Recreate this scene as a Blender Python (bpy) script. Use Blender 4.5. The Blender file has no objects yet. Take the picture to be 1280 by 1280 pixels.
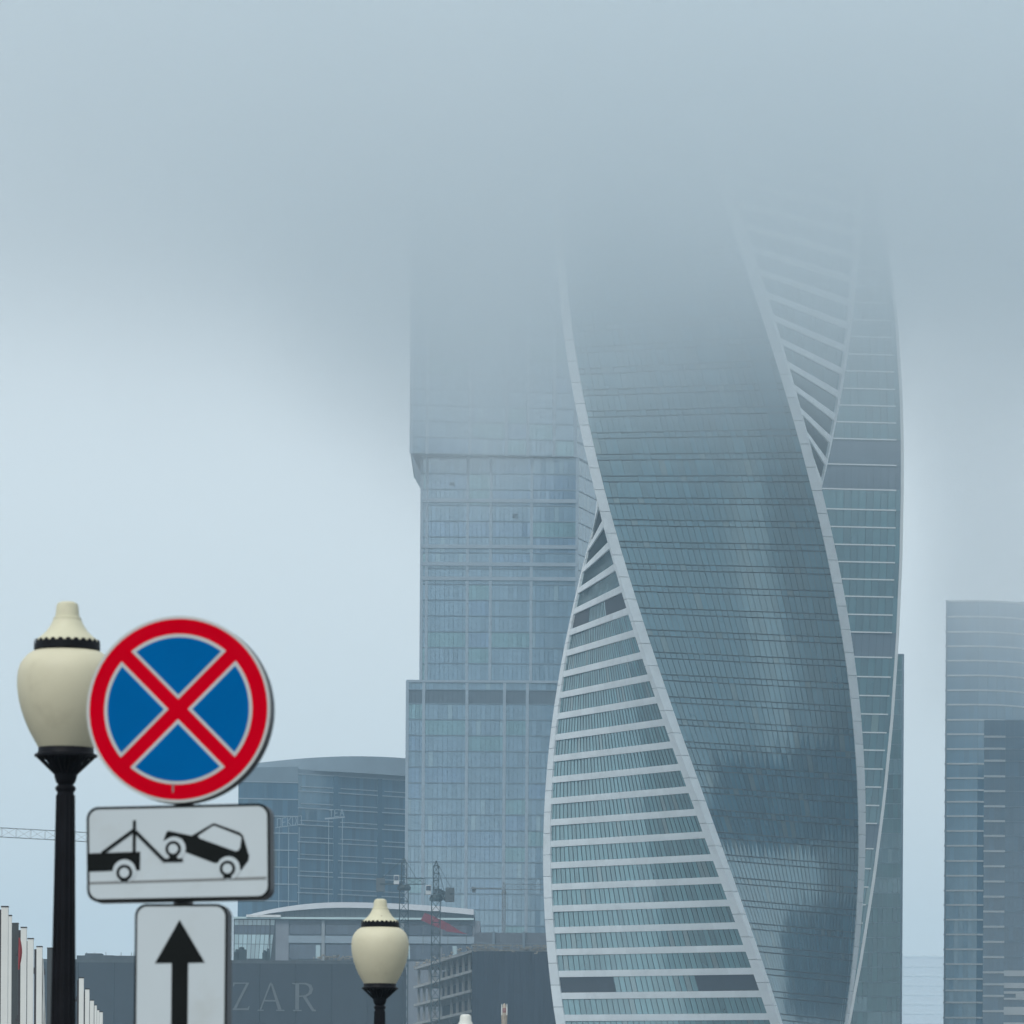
import bpy, math, random
from math import sin, cos, pi, radians, sqrt
from mathutils import Vector
random.seed(7)
scene = bpy.context.scene
COL = scene.collection

# ------------------------------------------------------------------ camera
K, HZ, EYE, ROLL = 0.00015, 1500.0, 1.6, radians(0.35)
cam_d = bpy.data.cameras.new('camera')
cam = bpy.data.objects.new('camera', cam_d); COL.objects.link(cam)
cam.location = (0, 0, EYE)
from mathutils import Matrix
cam.matrix_world = Matrix.Translation((0, 0, EYE)) @ Matrix.Rotation(pi/2, 4, 'X') @ Matrix.Rotation(ROLL, 4, 'Z')
cam_d.sensor_width = 36
cam_d.lens = 36/(1280*K)
cam_d.shift_y = (HZ-640)/1280
cam_d.clip_start = 0.5; cam_d.clip_end = 20000
cam_d.dof.use_dof = True
cam_d.dof.focus_distance = 1000
cam_d.dof.aperture_fstop = 14
scene.camera = cam

# ------------------------------------------------------------------ world, sun, exposure
SUN_EL, SUN_AZ = radians(48), radians(205)     # azimuth clockwise from +Y
w = bpy.data.worlds.new('World'); scene.world = w; w.use_nodes = True
nt = w.node_tree; nt.nodes.clear()
out = nt.nodes.new('ShaderNodeOutputWorld'); bg = nt.nodes.new('ShaderNodeBackground')
sky = nt.nodes.new('ShaderNodeTexSky'); sky.sky_type = 'NISHITA'; sky.sun_disc = False
sky.sun_elevation = SUN_EL; sky.sun_rotation = SUN_AZ; sky.air_density = 1.0; sky.dust_density = 2.0
mx = nt.nodes.new('ShaderNodeMix'); mx.data_type = 'RGBA'; mx.inputs[0].default_value = 0.86
mx.inputs[7].default_value = (6.05, 6.58, 6.75, 1)           # even overcast veil over the sky
nt.links.new(sky.outputs[0], mx.inputs[6]); nt.links.new(mx.outputs[2], bg.inputs[0])
bg.inputs[1].default_value = 0.1
nt.links.new(bg.outputs[0], out.inputs[0])
sd = bpy.data.lights.new('sun', 'SUN'); so = bpy.data.objects.new('sun', sd); COL.objects.link(so)
sd.energy = 1.5; sd.angle = radians(25); sd.color = (1.0, 0.985, 0.96)
sdir = Vector((sin(SUN_AZ)*cos(SUN_EL), cos(SUN_AZ)*cos(SUN_EL), sin(SUN_EL)))
so.rotation_euler = sdir.to_track_quat('Z', 'Y').to_euler(); so.location = (0, 0, 600)
scene.view_settings.view_transform = 'Standard'; scene.view_settings.look = 'None'
scene.view_settings.exposure = 0.43; scene.view_settings.gamma = 1.0; scene.view_settings.use_curve_mapping = False
scene.render.engine = 'CYCLES'
scene.cycles.use_denoising = True
scene.cycles.max_bounces = 28; scene.cycles.volume_bounces = 24
scene.cycles.glossy_bounces = 4; scene.cycles.diffuse_bounces = 3
scene.cycles.volume_step_rate = 1.0

# ------------------------------------------------------------------ helpers
CR, SR = cos(ROLL), sin(ROLL)
def W(px, py, Y):
    """world point at depth Y seen at photograph position (px, py)"""
    dx, dy = px-640, HZ-py
    return Vector(((dx*CR-dy*SR)*K*Y, Y, EYE+(dx*SR+dy*CR)*K*Y))
GZ = -1.4                                                  # level of the far ground
def ground_z(Y):
    if Y < 30: return 0.0
    if Y > 60: return GZ
    t = (Y-30)/30; return GZ*t*t*(3-2*t)

class MB:
    def __init__(s): s.v, s.f, s.m = [], [], []
    def face(s, pts, m=0):
        n = len(s.v); s.v.extend([tuple(p) for p in pts]); s.f.append(tuple(range(n, n+len(pts)))); s.m.append(m)
    def hexa(s, p, m=0, skip=()):
        """p: 8 corners, bottom ring 0-3 then top ring 4-7"""
        n = len(s.v); s.v.extend([tuple(q) for q in p])
        for i, f in enumerate(((0,3,2,1),(4,5,6,7),(0,1,5,4),(1,2,6,5),(2,3,7,6),(3,0,4,7))):
            if i not in skip: s.f.append(tuple(n+j for j in f)); s.m.append(m)
    def box(s, x0, x1, y0, y1, z0, z1, m=0):
        s.hexa(((x0,y0,z0),(x1,y0,z0),(x1,y1,z0),(x0,y1,z0),(x0,y0,z1),(x1,y0,z1),(x1,y1,z1),(x0,y1,z1)), m)
    def bar(s, a, b, r, m=0, n=4):
        a, b = Vector(a), Vector(b); d = (b-a)
        if d.length < 1e-6: return
        d.normalize(); up = Vector((0,0,1)) if abs(d.z) < .9 else Vector((1,0,0))
        x = d.cross(up).normalized(); y = d.cross(x)
        k = len(s.v)
        for p in (a, b):
            for i in range(n):
                t = 2*pi*(i+.5)/n; s.v.append(tuple(p+(x*cos(t)+y*sin(t))*r))
        for i in range(n):
            j = (i+1) % n; s.f.append((k+i, k+j, k+n+j, k+n+i)); s.m.append(m)
        s.f.append(tuple(range(k+n-1, k-1, -1))); s.m.append(m)
        s.f.append(tuple(range(k+n, k+2*n))); s.m.append(m)
    def prism(s, outline, y0, y1, m=0, mside=None):
        """outline (x,z) counter-clockwise from the front (-Y); front at y0, back at y1"""
        n = len(outline); k = len(s.v)
        s.v.extend([(x, y0, z) for x, z in outline]); s.v.extend([(x, y1, z) for x, z in outline])
        s.f.append(tuple(range(k, k+n))); s.m.append(m)
        s.f.append(tuple(range(k+2*n-1, k+n-1, -1))); s.m.append(m if mside is None else mside)
        for i in range(n):
            j = (i+1) % n
            s.f.append((k+i, k+n+i, k+n+j, k+j)); s.m.append(m if mside is None else mside)
    def lathe(s, prof, seg=40, m=0, cx=0, cy=0):
        k = len(s.v)
        for r, z in prof:
            for i in range(seg):
                t = 2*pi*i/seg; s.v.append((cx+r*cos(t), cy+r*sin(t), z))
        for a in range(len(prof)-1):
            for i in range(seg):
                j = (i+1) % seg
                s.f.append((k+a*seg+i, k+a*seg+j, k+(a+1)*seg+j, k+(a+1)*seg+i)); s.m.append(m)
        s.f.append(tuple(range(k+seg-1, k-1, -1))); s.m.append(m)
        e = k+(len(prof)-1)*seg; s.f.append(tuple(range(e, e+seg))); s.m.append(m)
    def mesh(s, name, mats, smooth=False):
        me = bpy.data.meshes.new(name); me.from_pydata(s.v, [], s.f)
        for m in (mats if isinstance(mats, (list, tuple)) else [mats]): me.materials.append(m)
        me.polygons.foreach_set('material_index', s.m)
        if smooth:
            me.polygons.foreach_set('use_smooth', [True]*len(s.f))
            me.set_sharp_from_angle(angle=radians(38))
        me.update(); return me
    def build(s, name, mats, parent=None, smooth=False, **props):
        return link(name, s.mesh(name, mats, smooth), parent, **props)

def link(name, mesh, parent=None, loc=None, rotz=0, **props):
    o = bpy.data.objects.new(name, mesh); COL.objects.link(o)
    if parent is not None: o.parent = parent
    if loc is not None: o.location = loc
    if rotz: o.rotation_euler = (0, 0, rotz)
    for k_, v_ in props.items(): o[k_] = v_
    return o
def thing(name, label, cat, loc, rot=(0,0,0), group=None):
    o = bpy.data.objects.new(name, None); COL.objects.link(o); o.empty_display_size = 1
    o.location = loc; o.rotation_euler = rot; o['label'] = label; o['category'] = cat
    if group: o['group'] = group
    return o

# ------------------------------------------------------------------ materials
def mat(name, col, rough=.6, var=.12, scale=1.0, metal=0.0, ior=1.5, island=0.0, pale=0.0, palecol=(.3,.34,.34), dirt=None, dirtcol=(.05,.05,.045), bump=0.0, coat=0.0, stretch=None, spec=.5, stint=None):
    m = bpy.data.materials.new(name); m.use_nodes = True
    t = m.node_tree; b = t.nodes['Principled BSDF']
    b.inputs['Roughness'].default_value = rough; b.inputs['Metallic'].default_value = metal; b.inputs['IOR'].default_value = ior
    b.inputs['Coat Weight'].default_value = coat; b.inputs['Specular IOR Level'].default_value = spec
    if stint: b.inputs['Specular Tint'].default_value = (*stint, 1)
    tc = t.nodes.new('ShaderNodeTexCoord'); src = tc.outputs['Object']
    if stretch:
        mp = t.nodes.new('ShaderNodeMapping'); mp.inputs['Scale'].default_value = stretch
        t.links.new(src, mp.inputs['Vector']); src = mp.outputs[0]
    nz = t.nodes.new('ShaderNodeTexNoise'); nz.inputs['Scale'].default_value = scale; nz.inputs['Detail'].default_value = 5
    t.links.new(src, nz.inputs['Vector'])
    mr = t.nodes.new('ShaderNodeMapRange'); mr.inputs[1].default_value = .25; mr.inputs[2].default_value = .75
    mr.inputs[3].default_value = 1-var; mr.inputs[4].default_value = 1+var
    t.links.new(nz.outputs[0], mr.inputs[0])
    val = mr.outputs[0]
    if island or pale:
        gi = t.nodes.new('ShaderNodeNewGeometry'); oi = t.nodes.new('ShaderNodeObjectInfo')
        ad = t.nodes.new('ShaderNodeMath'); ad.operation = 'ADD'
        t.links.new(gi.outputs['Random Per Island'], ad.inputs[0]); t.links.new(oi.outputs['Random'], ad.inputs[1])
        fr = t.nodes.new('ShaderNodeMath'); fr.operation = 'FRACT'; t.links.new(ad.outputs[0], fr.inputs[0])
        rnd = fr.outputs[0]
        m2 = t.nodes.new('ShaderNodeMapRange'); m2.inputs[3].default_value = 1-island; m2.inputs[4].default_value = 1+island
        t.links.new(rnd, m2.inputs[0])
        mu = t.nodes.new('ShaderNodeMath'); mu.operation = 'MULTIPLY'
        t.links.new(val, mu.inputs[0]); t.links.new(m2.outputs[0], mu.inputs[1]); val = mu.outputs[0]
    vm = t.nodes.new('ShaderNodeVectorMath'); vm.operation = 'SCALE'; vm.inputs[0].default_value = col
    t.links.new(val, vm.inputs['Scale']); c = vm.outputs[0]
    def mixc(fac, c, col2):
        x = t.nodes.new('ShaderNodeMix'); x.data_type = 'RGBA'
        t.links.new(fac, x.inputs[0]); t.links.new(c, x.inputs[6]); x.inputs[7].default_value = (*col2, 1); return x.outputs[2]
    if pale:
        g = t.nodes.new('ShaderNodeMath'); g.operation = 'LESS_THAN'; g.inputs[1].default_value = pale; t.links.new(rnd, g.inputs[0])
        c = mixc(g.outputs[0], c, palecol)
    if dirt:
        n2 = t.nodes.new('ShaderNodeTexNoise'); n2.inputs['Scale'].default_value = dirt[0]; n2.inputs['Detail'].default_value = 6; n2.inputs['Roughness'].default_value = .65
        t.links.new(src, n2.inputs['Vector'])
        r2 = t.nodes.new('ShaderNodeMapRange'); r2.inputs[1].default_value = dirt[1]; r2.inputs[2].default_value = dirt[1]+.2; r2.inputs[4].default_value = dirt[2]
        t.links.new(n2.outputs[0], r2.inputs[0]); c = mixc(r2.outputs[0], c, dirtcol)
    t.links.new(c, b.inputs['Base Color'])
    if bump:
        bp = t.nodes.new('ShaderNodeBump'); bp.inputs['Strength'].default_value = bump; bp.inputs['Distance'].default_value = .02
        t.links.new(nz.outputs[0], bp.inputs['Height']); t.links.new(bp.outputs[0], b.inputs['Normal'])
    return m
M = {}
M['glass_twist'] = mat('blue_green_glass', (.03,.09,.125), rough=.13, var=.15, scale=.05, ior=2.9, island=.4, pale=.03, palecol=(.10,.13,.13), stint=(.80,.98,1))
M['glass_strip'] = mat('pale_green_glass', (.07,.17,.19), rough=.06, var=.15, scale=.05, ior=3.0, island=.35, pale=.05, palecol=(.15,.19,.19), stint=(.80,.98,1))
M['white_panel'] = mat('white_cladding', (.79,.81,.82), rough=.5, var=.05, scale=.4, island=.05, dirt=(.25,.55,.22), dirtcol=(.3,.31,.31))
M['joint'] = mat('dark_joint', (.03,.04,.045), rough=.6)
M['core'] = mat('blue_grey_backing', (.05,.085,.11), rough=.7)
M['louvre'] = mat('dark_louvre', (.03,.035,.045), rough=.7)
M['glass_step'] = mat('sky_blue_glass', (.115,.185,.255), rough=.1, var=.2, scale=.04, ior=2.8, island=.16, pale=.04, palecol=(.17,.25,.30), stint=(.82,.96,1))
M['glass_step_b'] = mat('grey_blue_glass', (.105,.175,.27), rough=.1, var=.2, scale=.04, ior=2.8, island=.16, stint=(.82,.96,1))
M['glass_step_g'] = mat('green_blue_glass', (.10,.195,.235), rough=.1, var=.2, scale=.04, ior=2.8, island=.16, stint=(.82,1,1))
M['pilaster'] = mat('pale_grey_metal', (.22,.28,.33), rough=.5, var=.08, scale=.3)
M['step_line'] = mat('slate_transom', (.105,.155,.195), rough=.5, var=.1, scale=.3)
M['mech'] = mat('mechanical_louvre', (.07,.10,.125), rough=.7, var=.1, scale=.3)
M['glass_curve'] = mat('dark_teal_glass', (.02,.06,.07), rough=.06, var=.2, scale=.05, ior=2.2, island=.35, pale=.02, palecol=(.08,.12,.11), stint=(.80,.98,1))
M['pale_line'] = mat('pale_slab_edge', (.42,.45,.46), rough=.5, var=.06, scale=.3)
M['glass_slab'] = mat('deep_green_glass', (.015,.06,.06), rough=.08, var=.2, scale=.04, ior=1.9, island=.4, stint=(.80,.98,1))
M['glass_office'] = mat('deep_blue_glass', (.045,.105,.165), rough=.1, var=.2, scale=.04, ior=2.3, island=.3, stint=(.82,.96,1))
M['glass_right'] = mat('navy_glass', (.03,.085,.14), rough=.08, var=.2, scale=.04, ior=2.2, island=.3, pale=.02, palecol=(.06,.1,.11), stint=(.82,.96,1))
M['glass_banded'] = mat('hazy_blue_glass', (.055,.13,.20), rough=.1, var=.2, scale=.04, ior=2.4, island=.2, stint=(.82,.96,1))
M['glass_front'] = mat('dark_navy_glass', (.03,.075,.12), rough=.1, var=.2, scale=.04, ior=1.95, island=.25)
M['office_roof'] = mat('blue_grey_roof', (.13,.18,.22), rough=.5, var=.1, scale=.2)
M['roof_grey'] = mat('grey_roof_metal', (.22,.25,.27), rough=.5, var=.1, scale=.2)
M['concrete'] = mat('raw_concrete', (.30,.30,.29), rough=.9, var=.2, scale=.5, dirt=(.3,.5,.4))
M['net'] = mat('dark_blue_netting', (.032,.042,.062), rough=.9, var=.18, scale=.12, stretch=(3,3,.5), dirt=(.35,.6,.3), dirtcol=(.06,.07,.08))
M['slate'] = mat('dark_slate_cladding', (.03,.036,.046), rough=.8, var=.2, scale=.25, stretch=(1,1,.35), dirt=(.3,.55,.35), dirtcol=(.05,.055,.06))
M['parapet'] = mat('weathered_parapet', (.085,.095,.10), rough=.9, var=.25, scale=.6)
M['letter'] = mat('pale_letter', (.15,.16,.165), rough=.7, var=.1, scale=.5)
M['mallwhite'] = mat('white_roof_sheet', (.38,.41,.44), rough=.5, var=.06, scale=.3)
M['mallgrey'] = mat('grey_mall_wall', (.17,.19,.22), rough=.7, var=.1, scale=.3)
M['mallteal'] = mat('pale_teal_edge', (.42,.55,.56), rough=.4, var=.05, scale=.3)
M['mallglass'] = mat('bright_mall_glass', (.25,.38,.42), rough=.06, var=.15, scale=.1, ior=2.4, island=.25)
M['malldark'] = mat('mall_window', (.035,.055,.085), rough=.1, var=.15, scale=.2, ior=1.8, island=.2)
M['crane'] = mat('dark_green_crane_steel', (.03,.055,.06), rough=.6, var=.2, scale=.5)
M['cranegrey'] = mat('grey_crane_steel', (.11,.13,.14), rough=.6, var=.2, scale=.5)
M['cabwhite'] = mat('white_cab_paint', (.6,.62,.62), rough=.4)
M['crane_red'] = mat('faded_red_sheet', (.28,.05,.07), rough=.8, var=.2, scale=.3)
M['pylon'] = mat('white_pylon_paint', (.60,.62,.60), rough=.55, var=.06, scale=.6, dirt=(.7,.58,.25), dirtcol=(.3,.3,.28))
M['pylondark'] = mat('grey_pylon_paint', (.045,.055,.06), rough=.6, var=.1, scale=.6)
M['flagred'] = mat('red_flag_cloth', (.26,.03,.035), rough=.8)
M['flagpale'] = mat('pale_flag_cloth', (.55,.57,.56), rough=.8)
M['cream'] = mat('cream_lamp_plastic', (.55,.52,.385), spec=.3, rough=.55, var=.05, scale=6, dirt=(7,.56,.3), dirtcol=(.34,.31,.22))
M['creamcap'] = mat('cream_lamp_cap', (.55,.53,.39), spec=.3, rough=.55, var=.06, scale=9, dirt=(12,.58,.35), dirtcol=(.33,.29,.19))
M['milk'] = mat('milky_lamp_cap', (.62,.64,.60), rough=.4, var=.05, scale=6)
M['iron'] = mat('black_cast_iron', (.005,.0055,.008), rough=.5, var=.3, scale=12, bump=.2, spec=.12)
M['signwhite'] = mat('sign_white_sheet', (.47,.53,.56), rough=.45, var=.03, scale=3, dirt=(4,.55,.3), dirtcol=(.33,.33,.29))
M['signrim'] = mat('sign_edge_steel', (.05,.055,.065), rough=.5, var=.15, scale=8)
M['signpale'] = mat('sign_pale_rim', (.46,.48,.47), rough=.45, var=.05, scale=8)
M['signred'] = mat('sign_red_sheet', (.54,.0,.010), rough=.4, var=.05, scale=4, spec=0)
M['signblue'] = mat('sign_blue_sheet', (.0,.104,.325), rough=.4, var=.05, scale=4, spec=0)
M['signblack'] = mat('sign_black_print', (.012,.014,.014), rough=.5, var=.1, scale=6, spec=0)
M['signgrey'] = mat('sign_grey_line', (.16,.17,.17), rough=.5, var=.1, scale=6)
M['steel'] = mat('galvanised_steel', (.2,.21,.22), rough=.45, var=.2, scale=8, metal=.6)
M['distglass'] = mat('haze_toned_far_glass', (.63,.67,.70), rough=.3, var=.08, scale=.02)  # haze fade painted into the base colour of the far tower
M['distline'] = mat('haze_toned_far_frame', (.62,.66,.68), rough=.5, var=.05, scale=.02)  # frame carries the same painted-in haze tone, to keep the grid faint
M['asphalt'] = mat('city_ground', (.21,.21,.205), rough=.9, var=.25, scale=.4)
M['tarmac'] = mat('asphalt', (.05,.05,.052), rough=.9, var=.25, scale=.6)
M['paving'] = mat('grey_paving', (.14,.14,.135), rough=.9, var=.15, scale=1.5)
M['ornate'] = mat('weathered_brick', (.32,.28,.23), rough=.9, var=.3, scale=2)
M['ornatered'] = mat('red_ornament', (.2,.11,.11), rough=.8, var=.2, scale=2)
M['bracket'] = mat('dark_bracket', (.03,.03,.035), rough=.6)

# ------------------------------------------------------------------ ground
g = MB()
ys = [-400, -50, 30, 36, 42, 48, 54, 60, 300, 1500, 5150]
for a, b in zip(ys, ys[1:]):
    g.face([(-2500,a,ground_z(a)),(2500,a,ground_z(a)),(2500,b,ground_z(b)),(-2500,b,ground_z(b))])
g.build('ground', M['asphalt'], kind='structure')
g = MB()
ysr = [-60, 30, 36, 42, 48, 54, 60, 150]
for a, b in zip(ysr, ysr[1:]):
    za, zb = ground_z(a)+.004, ground_z(b)+.004
    g.face([(-70,a,za),(70,a,za),(70,b,zb),(-70,b,zb)])
g.build('road', M['tarmac'], kind='structure')  # dark asphalt out of view, added to cut light bounced under the lamp globes
g = MB()
ysp = [8, 30, 36, 42, 48, 54, 60, 130]
for a, b in zip(ysp, ysp[1:]):
    za, zb = ground_z(a), ground_z(b)
    g.hexa(((-12,a,za-.1),(1,a,za-.1),(1,b,zb-.1),(-12,b,zb-.1),(-12,a,za+.12),(1,a,za+.12),(1,b,zb+.12),(-12,b,zb+.12)), skip=(0,))
g.build('pavement', M['paving'], kind='structure')

# ------------------------------------------------------------------ twisted tower
TX, TY, FH, BH = W(882, 800, 1000).x, 1000.0, 4.12, 1.2
RW = 1.65
twist = thing('twisted_tower', 'twisted glass tower with white ribbons and floor bands rising into the cloud', 'tower', (TX, TY, GZ))
def tsize(z): return 42.9-2.2*max(0, min(1, (z-35)/140))
def tpsi(z):
    y = HZ-(z-EYE)/(K*1000); return radians(39.2+(y-1000)*.109)
def TP(z, k, u, off):
    a = tpsi(z)+k*pi/2; n = Vector((sin(a), -cos(a))); t = Vector((cos(a), sin(a)))
    p = n*(tsize(z)/2+off)+t*u
    return (p.x, p.y, z-GZ)
Z0 = 35.35
from mathutils import noise
def wave(u, z, k): return .028*noise.noise((u*.13+k*31, z*.055, 3.1))+.010*noise.noise((u*.35+k*17, z*.22, 8.7))
def tilt(): return random.gauss(0, .0045), random.gauss(0, .0045)
N_FLOOR0, N_FLOOR1 = -8, 47
for n in range(N_FLOOR0, N_FLOOR1):
    zc = Z0+FH*n
    zb, zt = zc+BH/2, zc+FH-BH/2
    for k in (1, 3):
        # white floor band
        b = MB(); SEG = 8
        za, ze = zc-BH/2, zc+BH/2
        def row(z, off):
            h = tsize(z)/2-RW; return [TP(z, k, -h+2*h*i/SEG, off) for i in range(SEG+1)]
        r0, r1, r2, r3 = row(za, -.95), row(za, .1), row(ze, .1), row(ze, -.95)
        for i in range(SEG):
            for p, q in ((r0, r1), (r1, r2), (r2, r3)):
                b.face([p[i], p[i+1], q[i+1], q[i]])
        b.build('floor_band', M['white_panel'], twist)
        # window strip set back between the bands
        s = MB(); NP = 36
        split = k == 3 and 0 <= n <= 7
        strip = None
        h0, h1 = tsize(zb)/2-RW, tsize(zt)/2-RW
        panes = []
        for i in range(NP):
            f0, f1 = i/NP, (i+1)/NP; tu, tv = tilt(); tv += random.gauss(0, .004)+wave(-h0+2*h0*f0, zb, k)
            fm = (f0+f1)/2
            dark = k == 3 and ((n == 1 and (fm < .29 or fm > .69)) or (n == 18 and (fm < .3 or fm > .62)))
            wd = 2*h0/NP; hh = zt-zb
            d = lambda su, sv: -.25+(su*tu*wd/2+sv*tv*hh/2)*.8
            q = [TP(zb, k, -h0+2*h0*f0, d(-1,-1)), TP(zb, k, -h0+2*h0*f1, d(1,-1)), TP(zt, k, -h1+2*h1*f1, d(1,1)), TP(zt, k, -h1+2*h1*f0, d(-1,1))]
            if split and not dark:
                pm = MB(); pm.face(q); panes.append(pm)
            else: s.face(q, 1 if dark else 0)
            if i and not dark:
                for (ua, oa), (ub, ob) in (((-.04,-.3),(-.04,-.17)), ((-.04,-.17),(.04,-.17)), ((.04,-.17),(.04,-.3))):
                    s.face([TP(zb,k,-h0+2*h0*f0+ua,oa), TP(zb,k,-h0+2*h0*f0+ub,ob), TP(zt,k,-h1+2*h1*f0+ub,ob), TP(zt,k,-h1+2*h1*f0+ua,oa)], 2)
        strip = s.build('window_strip', [M['glass_strip'], M['louvre'], M['joint']], twist)
        for pm in panes: pm.build('pane', M['glass_strip'], strip)
    for k in (0, 2):
        # flush glass course: spandrel panes, vision panes, dark transoms, mullions
        s = MB(); NP = 34
        for (z_0, z_1, mi) in ((zc-.5, zc+.5, 0), (zc+.62, zc+FH-.62, 0)):
            h0, h1 = tsize(z_0)/2-RW, tsize(z_1)/2-RW
            for i in range(NP):
                f0, f1 = i/NP, (i+1)/NP; tu, tv = tilt(); wd = 2*h0/NP; hh = z_1-z_0
                tv += random.gauss(0, .0045)+wave(-h0+2*h0*f0, z_0, k); tu += random.gauss(0, .004)
                d = lambda su, sv: (su*tu*wd/2+sv*tv*hh/2)*1.1
                s.face([TP(z_0,k,-h0+2*h0*f0+.03,d(-1,-1)), TP(z_0,k,-h0+2*h0*f1-.03,d(1,-1)), TP(z_1,k,-h1+2*h1*f1-.03,d(1,1)), TP(z_1,k,-h1+2*h1*f0+.03,d(-1,1))], mi)
                if i:
                    s.face([TP(z_0,k,-h0+2*h0*f0-.035,.05), TP(z_0,k,-h0+2*h0*f0+.035,.05), TP(z_1,k,-h1+2*h1*f0+.035,.05), TP(z_1,k,-h1+2*h1*f0-.035,.05)], 1)
        for z_0 in (zc-.64, zc+.46):
            for i in range(8):
                h = tsize(z_0)/2-RW; ua, ub = -h+2*h*i/8, -h+2*h*(i+1)/8
                s.face([TP(z_0,k,ua,.07), TP(z_0,k,ub,.07), TP(z_0+.19,k,ub,.07), TP(z_0+.19,k,ua,.07)], 1)
        s.build('glass_course', [M['glass_twist'], M['joint']], twist)
    for k in range(4):
        # folded white ribbon panels on the corner between face k and face k+1
        b = MB(); za, ze = zc-FH/2+.045, zc+FH/2-.045
        def prof(z):
            h = tsize(z)/2
            return [TP(z,k,h-RW,-.95), TP(z,k,h-RW,.18), TP(z,k,h+.18,.18), TP(z,(k+1)%4,-h+RW,.18), TP(z,(k+1)%4,-h+RW,-.95)]
        lo, hi = prof(za), prof(ze)
        for i in range(4): b.face([lo[i], lo[i+1], hi[i+1], hi[i]])
        b.face(lo[::-1]); b.face(hi)
        b.build('ribbon_panel', M['white_panel'], twist)
# dark core behind the glass and the joints
c = MB(); zs = [GZ+FH*.5*i for i in range(int((Z0+FH*N_FLOOR1-GZ)/(FH*.5)))]
for za, ze in zip(zs, zs[1:]):
    for k in range(4):
        h0, h1 = tsize(za)/2-.9, tsize(ze)/2-.9
        for i in range(10):
            f0, f1 = -1+.2*i, -.8+.2*i
            c.face([TP(za,k,h0*f0,-.9), TP(za,k,h0*f1,-.9), TP(ze,k,h1*f1,-.9), TP(ze,k,h1*f0,-.9)])
h = tsize(zs[-1])/2-.45
c.face([TP(zs[-1], k, -h, -.45) for k in range(4)])
c.build('wall', M['joint'], twist)

# ------------------------------------------------------------------ generic curtain-wall facade
_cache = {}
def panel_mesh(wd, ht, npan, glass, nrow, var, gap=.036, jit=.004):
    key = (round(wd,1), round(ht,2), npan, glass, nrow, var)
    if key not in _cache:
        b = MB(); rr = random.Random(hash(key) & 0xffff)
        for r in range(nrow):
            for i in range(npan):
                u0, u1 = wd*i/npan+gap, wd*(i+1)/npan-gap; z0, z1 = ht*r/nrow+gap, ht*(r+1)/nrow-gap
                a, c_ = rr.gauss(0, jit)*(u1-u0)/2, rr.gauss(0, jit)*(z1-z0)/2
                b.face([(u0,-a-c_,z0),(u1,a-c_,z0),(u1,a+c_,z1),(u0,-a+c_,z1)])
        _cache[key] = b.mesh('glass_panel', M[glass])
    return _cache[key]
def facade(root, p0, p1, zlines, cuts, pane_w, glasses, line=None, line_h=.3, line_out=.25, pil=None, pil_w=.8, pil_out=.3, nrow=1, skip_panel=None, gl_off=0.0, line_cuts=None, line_skip=()):
    """p0,p1 local (x,y) ends (left to right seen from outside); zlines local heights; cuts: distances along the wall"""
    p0, p1 = Vector(p0), Vector(p1); L = (p1-p0).length; t = (p1-p0)/L; ang = math.atan2(t.y, t.x); nrm = Vector((t.y, -t.x))
    cuts = [0]+[c for c in cuts if .5 < c < L-.5]+[L]
    for fi, (za, ze) in enumerate(zip(zlines, zlines[1:])):
        for bi, (ua, ub) in enumerate(zip(cuts, cuts[1:])):
            gname = glasses[random.choices(range(len(glasses)), [6]+[2]*(len(glasses)-1))[0]] if len(glasses) > 1 else glasses[0]
            if skip_panel and skip_panel(fi, bi): gname = skip_panel(fi, bi)
            me = panel_mesh(ub-ua, ze-za, max(1, round((ub-ua)/pane_w)), gname, nrow, random.randrange(4))
            p = p0+t*ua+nrm*gl_off
            link('glass_panel', me, root, (p.x, p.y, za), ang)
    if line:
        for fi, za in enumerate(zlines):
            if fi in line_skip: continue
            for ua, ub in (line_cuts or [(0, L)]):
                key = ('ln', round(ub-ua,2), line, line_h, line_out)
                if key not in _cache:
                    b = MB(); b.box(0, ub-ua, -line_out, .12, -line_h/2, line_h/2); _cache[key] = b.mesh('floor_line', M[line])
                p = p0+t*ua
                link('floor_line', _cache[key], root, (p.x, p.y, za), ang)
    if pil:
        for u in cuts:
            b = MB(); b.box(-pil_w/2, pil_w/2, -pil_out, .13, zlines[0]-line_h, zlines[-1]+line_h)
            p = p0+t*u
            b.build('pilaster', M[pil], root, loc=(p.x, p.y, 0), rotz=ang)
def core(root, poly, z0, z1, m='core', name='wall', inset=.2):
    """solid body behind the glass; poly local (x,y) counter-clockwise from above"""
    b = MB(); n = len(poly)
    cx = sum(p[0] for p in poly)/n; cy = sum(p[1] for p in poly)/n
    q = []
    for x, y in poly:
        d = Vector((cx-x, cy-y)); d = d.normalized()*inset*1.6 if d.length else d
        q.append((x+d.x, y+d.y))
    lo = [(x,y,z0) for x,y in q]; hi = [(x,y,z1) for x,y in q]
    for i in range(n):
        j = (i+1) % n; b.face([lo[i], lo[j], hi[j], hi[i]])
    b.face(hi); b.face(lo[::-1])
    return b.build(name, M[m], root)
def lines_down(ztop, zbot, step):
    n = int((ztop-zbot)/step); return [ztop-step*i for i in range(n, -1, -1)]

# ------------------------------------------------------------------ stepped tower on the left of the twisted one
SY = 1300.0
ox = W(610, 860, SY).x
step = thing('stepped_tower', 'pale blue glass tower in stepped blocks with an overhanging top, left behind the twisted tower', 'tower', (ox, SY, GZ))
def sx(px, py=900, Y=SY): return W(px, py, Y).x-ox
def sz(py, px=610, Y=SY): return W(px, py, Y).z-GZ
G3 = ['glass_step', 'glass_step_b', 'glass_step_g']
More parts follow.
